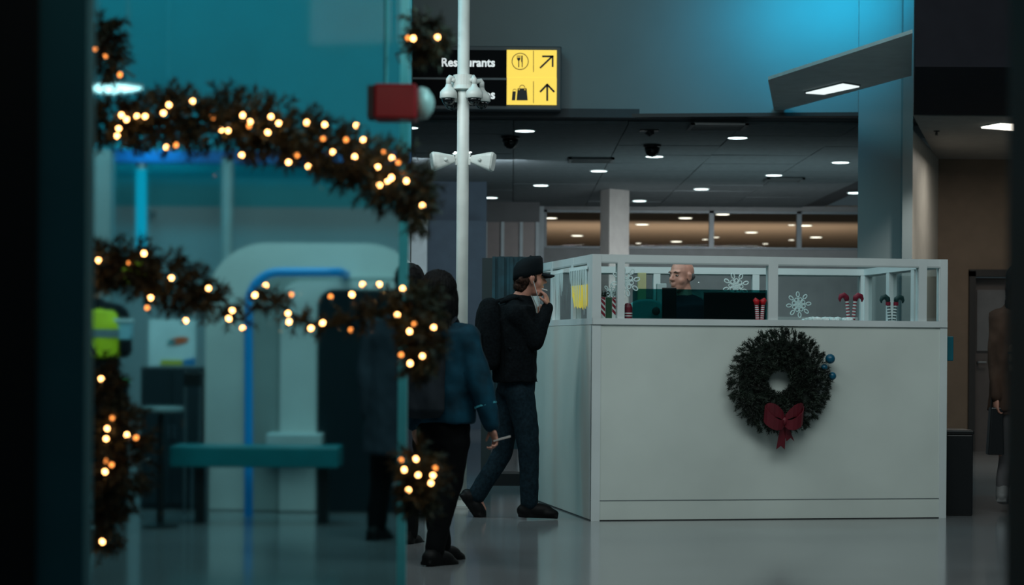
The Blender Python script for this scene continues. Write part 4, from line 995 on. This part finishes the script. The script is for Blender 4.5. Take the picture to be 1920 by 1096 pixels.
for a, b in ((264, 321), (323, 380)): 
    dd_ = obj('door', MB().box(X(a, 15), X(b, 15), 15.03, 15.05, .04, Z(697, 15)), mat('dark_teal_cabinet', 0), cb)
    obj('handle', MB().tube([(X(b-4 if a < 300 else a+4, 15), 15.02, .5), (X(b-4 if a < 300 else a+4, 15), 15.02, .6)], .005, 6), chrome, dd_)
po = root('poster_board', 'white poster board with an orange oval emblem standing on the dark cabinet', 'poster', (X(324, 15.15), 15.15, Z(692, 15)))
def pr(x0, y0, x1, y1, d, t): a = (X(x0, d), Z(y1, d)); b = (X(x1, d), Z(y0, d)); return MB().box(a[0], b[0], d, d+t, a[1], b[1])
obj('board', pr(279, 603, 367, 690.5, 15.1, .015), mat('poster_white', (214, 236, 240), .5), po)
elp = [(334+20*math.cos(2*PI*k/20), 643+7*math.sin(2*PI*k/20)-3*math.cos(2*PI*k/20)) for k in range(20)]
obj('emblem', MB().prism(elp, lambda u, v: Vector((X(u, 15.09), 15.094, Z(v, 15.09))), (0, .004, 0)), mat('emblem_orange', (214, 96, 50), .5), po)
elp = [(322+8*math.cos(2*PI*k/14), 645+4*math.sin(2*PI*k/14)) for k in range(14)]
obj('emblem_swoosh', MB().prism(elp, lambda u, v: Vector((X(u, 15.09), 15.09, Z(v, 15.09))), (0, .003, 0)), mat('emblem_teal', (40, 150, 160), .5), po)
obj('bottom_band', MB().prism([(300, 688), (303, 679), (343, 679), (343, 688)], lambda u, v: Vector((X(u, 15.09), 15.094, Z(v, 15.09))), (0, .004, 0)), mat('band_yellow', (190, 190, 50), .5), po)
obj('bottom_band', MB().prism([(343, 688), (343, 679), (366, 674), (366, 688)], lambda u, v: Vector((X(u, 15.09), 15.094, Z(v, 15.09))), (0, .004, 0)), mat('band_blue', (20, 130, 190), .5), po)
# black directory sign
sd_ = root('hanging_sign', 'small black hanging sign with a yellow end tile among the garland', 'sign', (X(225, 17), 17, Z(540, 17)))
obj('board', pr(165, 490, 292, 540, 17, .05), signblack, sd_)
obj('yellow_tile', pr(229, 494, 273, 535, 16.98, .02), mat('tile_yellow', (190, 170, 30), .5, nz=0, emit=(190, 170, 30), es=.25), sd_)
for u in (236, 246, 257): obj('pictogram', pr(u, 519, u+6, 531, 16.97, .01), inkm, sd_)
mb = MB()
for u in range(178, 226, 5): mb.box(X(u, 16.98), X(u+3.4, 16.98), 16.985, 17, Z(525, 17), Z(521+(u % 3), 17))
obj('lettering', mb, mat('divider_line', 0), sd_)
for u in (180, 280): obj('wall_bracket', MB().tube([(X(u, 17.02), 17.02, Z(500, 17)), (X(u, 17.02), 18.58, Z(500, 17))], .01, 6), chrome, sd_)
# blue-white carton and green strip
ct = root('carton', 'small pale blue box held in front of the high visibility vest', 'box', (X(224, 13.3), 13.3, Z(642, 13.3)))
obj('carton_body', pr(206, 606, 243, 641, 13.2, .12), mat('pale_blue_carton', (150, 205, 220), .5), ct, bevel=.004)
obj('lid', pr(205, 602, 244, 609, 13.19, .14), mat('poster_white', 0), ct, bevel=.003)
gs = root('green_strip_light', 'thin green glowing strip light in the dark at the left', 'light', (X(220, 14), 14, Z(716, 14)))
obj('strip', MB().tube([W(200, 712, 14), W(222, 711, 14), W(242, 714, 14)], [.004, .010, .004], 8), emis('green_glow', (30, 190, 110), .8), gs)
obj('mount', MB().box(X(203, 14), X(239, 14), 14.0, 14.06, 0, Z(713, 14)), satinblack, gs)
# person in hi-vis vest
def hv_extra(t, J, Pf, f, P_):
    hair_short(t, J, Pf, f, P_)
    c = J['chest']; hem = P_(168, 668)
    rr = [(hem, .17, .225, f), (hem.lerp(c, .5), .168, .22, f), (c, .17, .225, f), (c+Vector((0, 0, .09)), .14, .19, f), (J['neck']-Vector((0, 0, .04)), .10, .14, f)]
    mb = MB(); rings(mb, rr); me = remesh(mb, .012, 3); wrinkle(me, .01, 7, 8)
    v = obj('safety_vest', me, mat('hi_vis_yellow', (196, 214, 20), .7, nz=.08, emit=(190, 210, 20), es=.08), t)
    m0 = hem.lerp(c, .62)
    mb = MB(); rings(mb, [(m0, .178, .232, f), (m0+Vector((0, 0, .05)), .178, .232, f)]); obj('reflective_band', mb, mat('band_grey', (120, 140, 146), .4), v)
hv = dict(d=13.3, face=(.1, 1), k=1.0,
    j=dict(head=(172, 522), neck=(170, 565), chest=(168, 610), pelvis=(168, 722), hem=(168, 725),
           shL=(112, 592, 0), elL=(105, 660, 0), wrL=(120, 722, -.1), shR=(220, 592, 0), elR=(232, 655, -.05), wrR=(230, 628, .18),
           hipL=(145, 748, 0), knL=(143, 862, 0), anL=(142, 970, .05), hipR=(190, 748, 0), knR=(192, 862, 0), anR=(194, 970, .0)),
    handL=((0, 0, -1), (1, .2, 0), .5), handR=((.0, .6, .8), (-1, .2, 0), .5), toeL=(0, 1, -.05), toeR=(0, 1, -.05),
    trm=mat('black_trousers', 0), jkm=mat('dark_fleece', (26, 30, 34), .9, spec=.1), bulk=.98)
hv['j']['wrR'] = (224, 655, -.02)
build_person(hv, 'worker in a yellow high visibility vest behind the door frame at left', hv_extra)

# ================================================================== GLASS PANEL, FRAME, BEACON
GD = 6.5
tg = glass('teal_tinted_glass', (.60, .86, .88), .02, .05)
nt_ = tg.node_tree; rf_ = nt_.nodes.new('ShaderNodeBsdfRefraction'); rf_.inputs['IOR'].default_value = 1.45; rf_.inputs['Roughness'].default_value = .055; rf_.inputs[0].default_value = (.60, .83, .85, 1)
m2_ = nt_.nodes.new('ShaderNodeMixShader'); m2_.inputs[0].default_value = 1.0
mx_ = [n for n in nt_.nodes if n.type == 'MIX_SHADER' and n != m2_][0]; tr_ = [n for n in nt_.nodes if n.type == 'BSDF_TRANSPARENT'][0]
nt_.links.new(tr_.outputs[0], m2_.inputs[1]); nt_.links.new(rf_.outputs[0], m2_.inputs[2]); nt_.links.new(m2_.outputs[0], mx_.inputs[1])
gp = root('glass_screen', 'tall teal tinted glass panel with a bright edge behind the garlands', 'glass screen', (X(450, GD), GD, 0))
obj('tinted_pane', MB().box(X(150, GD), X(747, GD), GD, GD+.012, .02, 2.6), tg, gp)
obj('glass_edge', MB().box(X(747, GD), X(764, GD), GD-.012, GD+.02, .02, 2.6), mat('glass_edge_teal', (90, 190, 200), .3, nz=.1, scale=4), gp)
obj('floor_channel', MB().box(X(150, GD), X(765, GD), GD-.02, GD+.03, 0, .03), chrome, gp)
# near blurred door frame at the left and dark jamb at the right
FD = 4.2
struct(obj('trim_8', MB().box(X(-80, FD), X(70, FD), FD-.02, FD+.3, 0, 2.6), mat('jamb_black', (6, 12, 14), .6)))
struct(obj('trim_9', MB().box(X(66, FD), X(160, FD), FD, FD+.08, 0, 2.6), mat('jamb_teal', (34, 112, 124), .6)))
struct(obj('trim_10', MB().box(X(1946, 3.2), X(2030, 3.2), 3.2, 3.4, 0, 2.6), mat('jamb_black', 0)))
# red beacon
BD = 6.3
bz = Z(196, BD)
bk_ = root('strobe_beacon', 'red box beacon with a clear domed lens beside the glass edge', 'beacon', (X(742, BD), BD, Z(232, BD)))
obj('housing', MB().box(X(700, BD), X(780, BD), BD-.07, BD+.05, Z(229, BD), Z(163, BD)), redpl, bk_, bevel=.008)
obj('lens', MB().lathe([(.046, 0), (.05, .012), (.044, .03), (.022, .046), (.001, .05)], (X(780, BD), BD-.01, bz), 20, axis=Vector((1, 0, 0))), mat('clear_lens', (170, 190, 190), .15), bk_, smooth=True)
obj('back_plate', MB().box(X(688, BD), X(701, BD), BD-.06, BD+.04, Z(226, BD), Z(166, BD)), mat('dark_plate', (30, 46, 56), .5), bk_)
obj('rod', MB().tube([(X(720, BD), BD, Z(163, BD)), (X(720, BD), BD, 2.8)], .006, 8), mat('teal_rod', 0), bk_)

# ================================================================== LIT GARLANDS
bulbm = emis('bulb_glow', (255, 178, 104), 13)
bulbdim = emis('bulb_glow_dim', (255, 150, 70), 3)
bmesh_ = mesh_from(MB().ell((0, 0, 0), (.0062, .0062, .0075), 8), 'bulb', True); bmesh_.materials.append(bulbm)
bdim = bmesh_.copy(); bdim.materials.clear(); bdim.materials.append(bulbdim)
sockm = mesh_from(MB().tube([(0, 0, -.006), (0, 0, -.020)], .004, 6), 'socket'); sockm.materials.append(satinblack)
def garland(label, path, bulbs, d=6.1, dens=1.0, rad_default=50, dim=()):
    # path [(px,py,radius_px)]
    P3 = [(W(x, y, d), r/F*d) for x, y, r in path]
    base = P3[-1][0].copy()
    t = root('lit_garland', label, 'garland', base, 'pine garlands with warm string lights')
    mb = MB(); tp = []
    for i in range(len(P3)-1):
        (a, ra), (b, rb) = P3[i], P3[i+1]; L = (b-a).length; n = int(L*900*dens*(.5+(ra+rb)*5))
        ax = (b-a).normalized()
        for k in range(n):
            s = random.random(); r = (ra+(rb-ra)*s); q = a.lerp(b, s); v = rnd(); v = (v-ax*v.dot(ax)*.6).normalized(); rr = r*random.uniform(.05, .85)
            tp.append((q+Vector((v.x*rr, v.y*min(rr, .09), v.z*rr)), v+ax*random.uniform(-.6, .9)+Vector((0, 0, -.1))))
    tufts(mb, tp, 12, .027, .0034)
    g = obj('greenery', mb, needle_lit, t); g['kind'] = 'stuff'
    obj('cord', MB().tube([p for p, r in P3], .006, 6), mat('garland_cord', (20, 34, 24), .8), t)
    hk = W(path[len(path)//2][0], path[len(path)//2][1], d); hx = min(hk.x, X(746, 6.5))
    obj('hook', MB().tube([hk, (hx, d+.2, hk.z+.01), (hx, 6.499, hk.z+.01)], .004, 6), chrome, t)
    for i, b in enumerate(bulbs):
        dm = len(b) > 2
        p = W(b[0], b[1], d-.09 if not dm else d-.05); o = bpy.data.objects.new('bulb', bdim if dm else bmesh_); C.objects.link(o); o.parent = t; o.location = p-base
        s = bpy.data.objects.new('socket', sockm); C.objects.link(s); s.parent = o
        o.rotation_euler = (random.uniform(-1.2, 1.2), random.uniform(-1.2, 1.2), 0)
        if dm: o['label'] = 'dimmer bulb half hidden by needles'
    return t
garland('thick lit pine garland swagging across the top of the teal glass to the beacon',
    [(150, 225, 34), (215, 230, 44), (300, 222, 60), (430, 225, 70), (520, 245, 55), (600, 265, 52), (660, 300, 62), (720, 325, 72), (765, 350, 62), (785, 385, 40), (778, 425, 14)],
    [(228, 216), (237, 224), (257, 218), (272, 218), (317, 197), (306, 212), (222, 241), (220, 255), (361, 190), (415, 243), (427, 245), (455, 216), (469, 228), (467, 236, 1), (508, 219), (523, 231), (502, 248), (575, 230), (609, 234), (606, 260, 1), (668, 235), (681, 262), (624, 285), (665, 294), (312, 276), (453, 291), (541, 304), (557, 291, 1), (578, 312),
     (719, 286, 1), (735, 296), (747, 304, 1), (757, 325, 1), (762, 339), (708, 313), (734, 333), (727, 340), (712, 347), (792, 385), (398, 220, 1), (330, 272, 1), (649, 262, 1), (163, 190, 1), (155, 182)])
garland('short upright lit garland above the white reflection panel by the door frame', [(190, 40, 26), (195, 85, 28), (206, 118, 26), (222, 140, 10)], [(198, 105, 1), (225, 140, 1), (178, 92, 1)])
garland('small lit garland end hanging from above beside the pole and the sign', [(800, 30, 40), (798, 62, 40), (800, 90, 32), (806, 112, 12)], [(775, 72), (820, 70), (765, 71, 1)])
garland('lit garland below the first, bunched at the left around the small black sign',
    [(150, 500, 40), (200, 490, 50), (260, 505, 60), (320, 530, 55), (370, 545, 42), (410, 565, 14)],
    [(185, 488), (163, 499), (270, 475), (160, 535), (321, 521), (282, 558), (276, 577, 1), (348, 601), (391, 540), (167, 520), (243, 493, 1)], dens=.85)
garland('thin lit garland trailing across the silver kiosk behind bare twigs',
    [(415, 590, 5), (455, 600, 5), (500, 545, 5), (560, 600, 5), (620, 612, 9), (690, 590, 12), (745, 570, 34)],
    [(435, 582), (429, 597), (455, 615), (478, 553), (498, 535), (540, 587), (542, 603), (583, 615), (605, 605), (620, 556, 1), (660, 552), (680, 533), (711, 533), (546, 552, 1), (658, 618, 1)], dens=.28)
garland('bushy green lit garland hanging over the glass edge beside the teal jacket',
    [(760, 545, 40), (785, 580, 52), (795, 620, 48), (790, 665, 34), (778, 705, 14)],
    [(755, 541), (745, 590), (777, 607, 1), (768, 621), (813, 614), (792, 667), (769, 681), (752, 665, 1)])
garland('dark lit garland bunch low on the left beside the door frame',
    [(190, 680, 18), (205, 760, 38), (225, 820, 60), (235, 880, 62), (215, 925, 40), (200, 990, 14), (195, 1030, 10)],
    [(190, 710), (210, 783, 1), (201, 803), (199, 822), (238, 815), (163, 857), (199, 863, 1), (209, 871, 1), (197, 884), (192, 1015), (255, 820, 1), (160, 1026)], dens=.8)
garland('small round lit garland clump low on the glass edge in front of black trousers',
    [(775, 850, 30), (790, 885, 48), (790, 925, 42), (780, 960, 16)],
    [(780, 860), (758, 880), (784, 890), (816, 877, 1), (812, 891), (808, 905), (766, 918), (752, 862, 1)])
# glass reflection of a ceiling fixture at upper left, built as a glowing panel
q = [W(150, 167, 17.0), W(205, 158, 17.0), W(266, 168, 17.0), W(210, 176, 17.0)]
cz_ = q[0].z; q2 = [atz(150, 167, cz_), atz(208, 158.5, cz_), atz(266, 168, cz_), atz(208, 176, cz_)]
ctr = sum(q2, Vector())/4
pl = root('ceiling_light_or_reflection', 'bright white diamond reflection built as a panel at upper left in front of the garland', 'light', ctr, 'flat white ceiling panels')
obj('diffuser', quadprism(q2, cz_, .02), emis('left_reflection_glow', (225, 245, 245), 4.5), pl)
obj('frame', quadprism([ctr+(p-ctr)*1.05 for p in q2], cz_+.012, .03), greywall, pl)
for u in (180, 236): obj('hanger', MB().tube([(X(u, ctr.y), ctr.y, cz_+.03), (X(u, ctr.y), ctr.y, cz_+1.2)], .004, 6), chrome, pl)
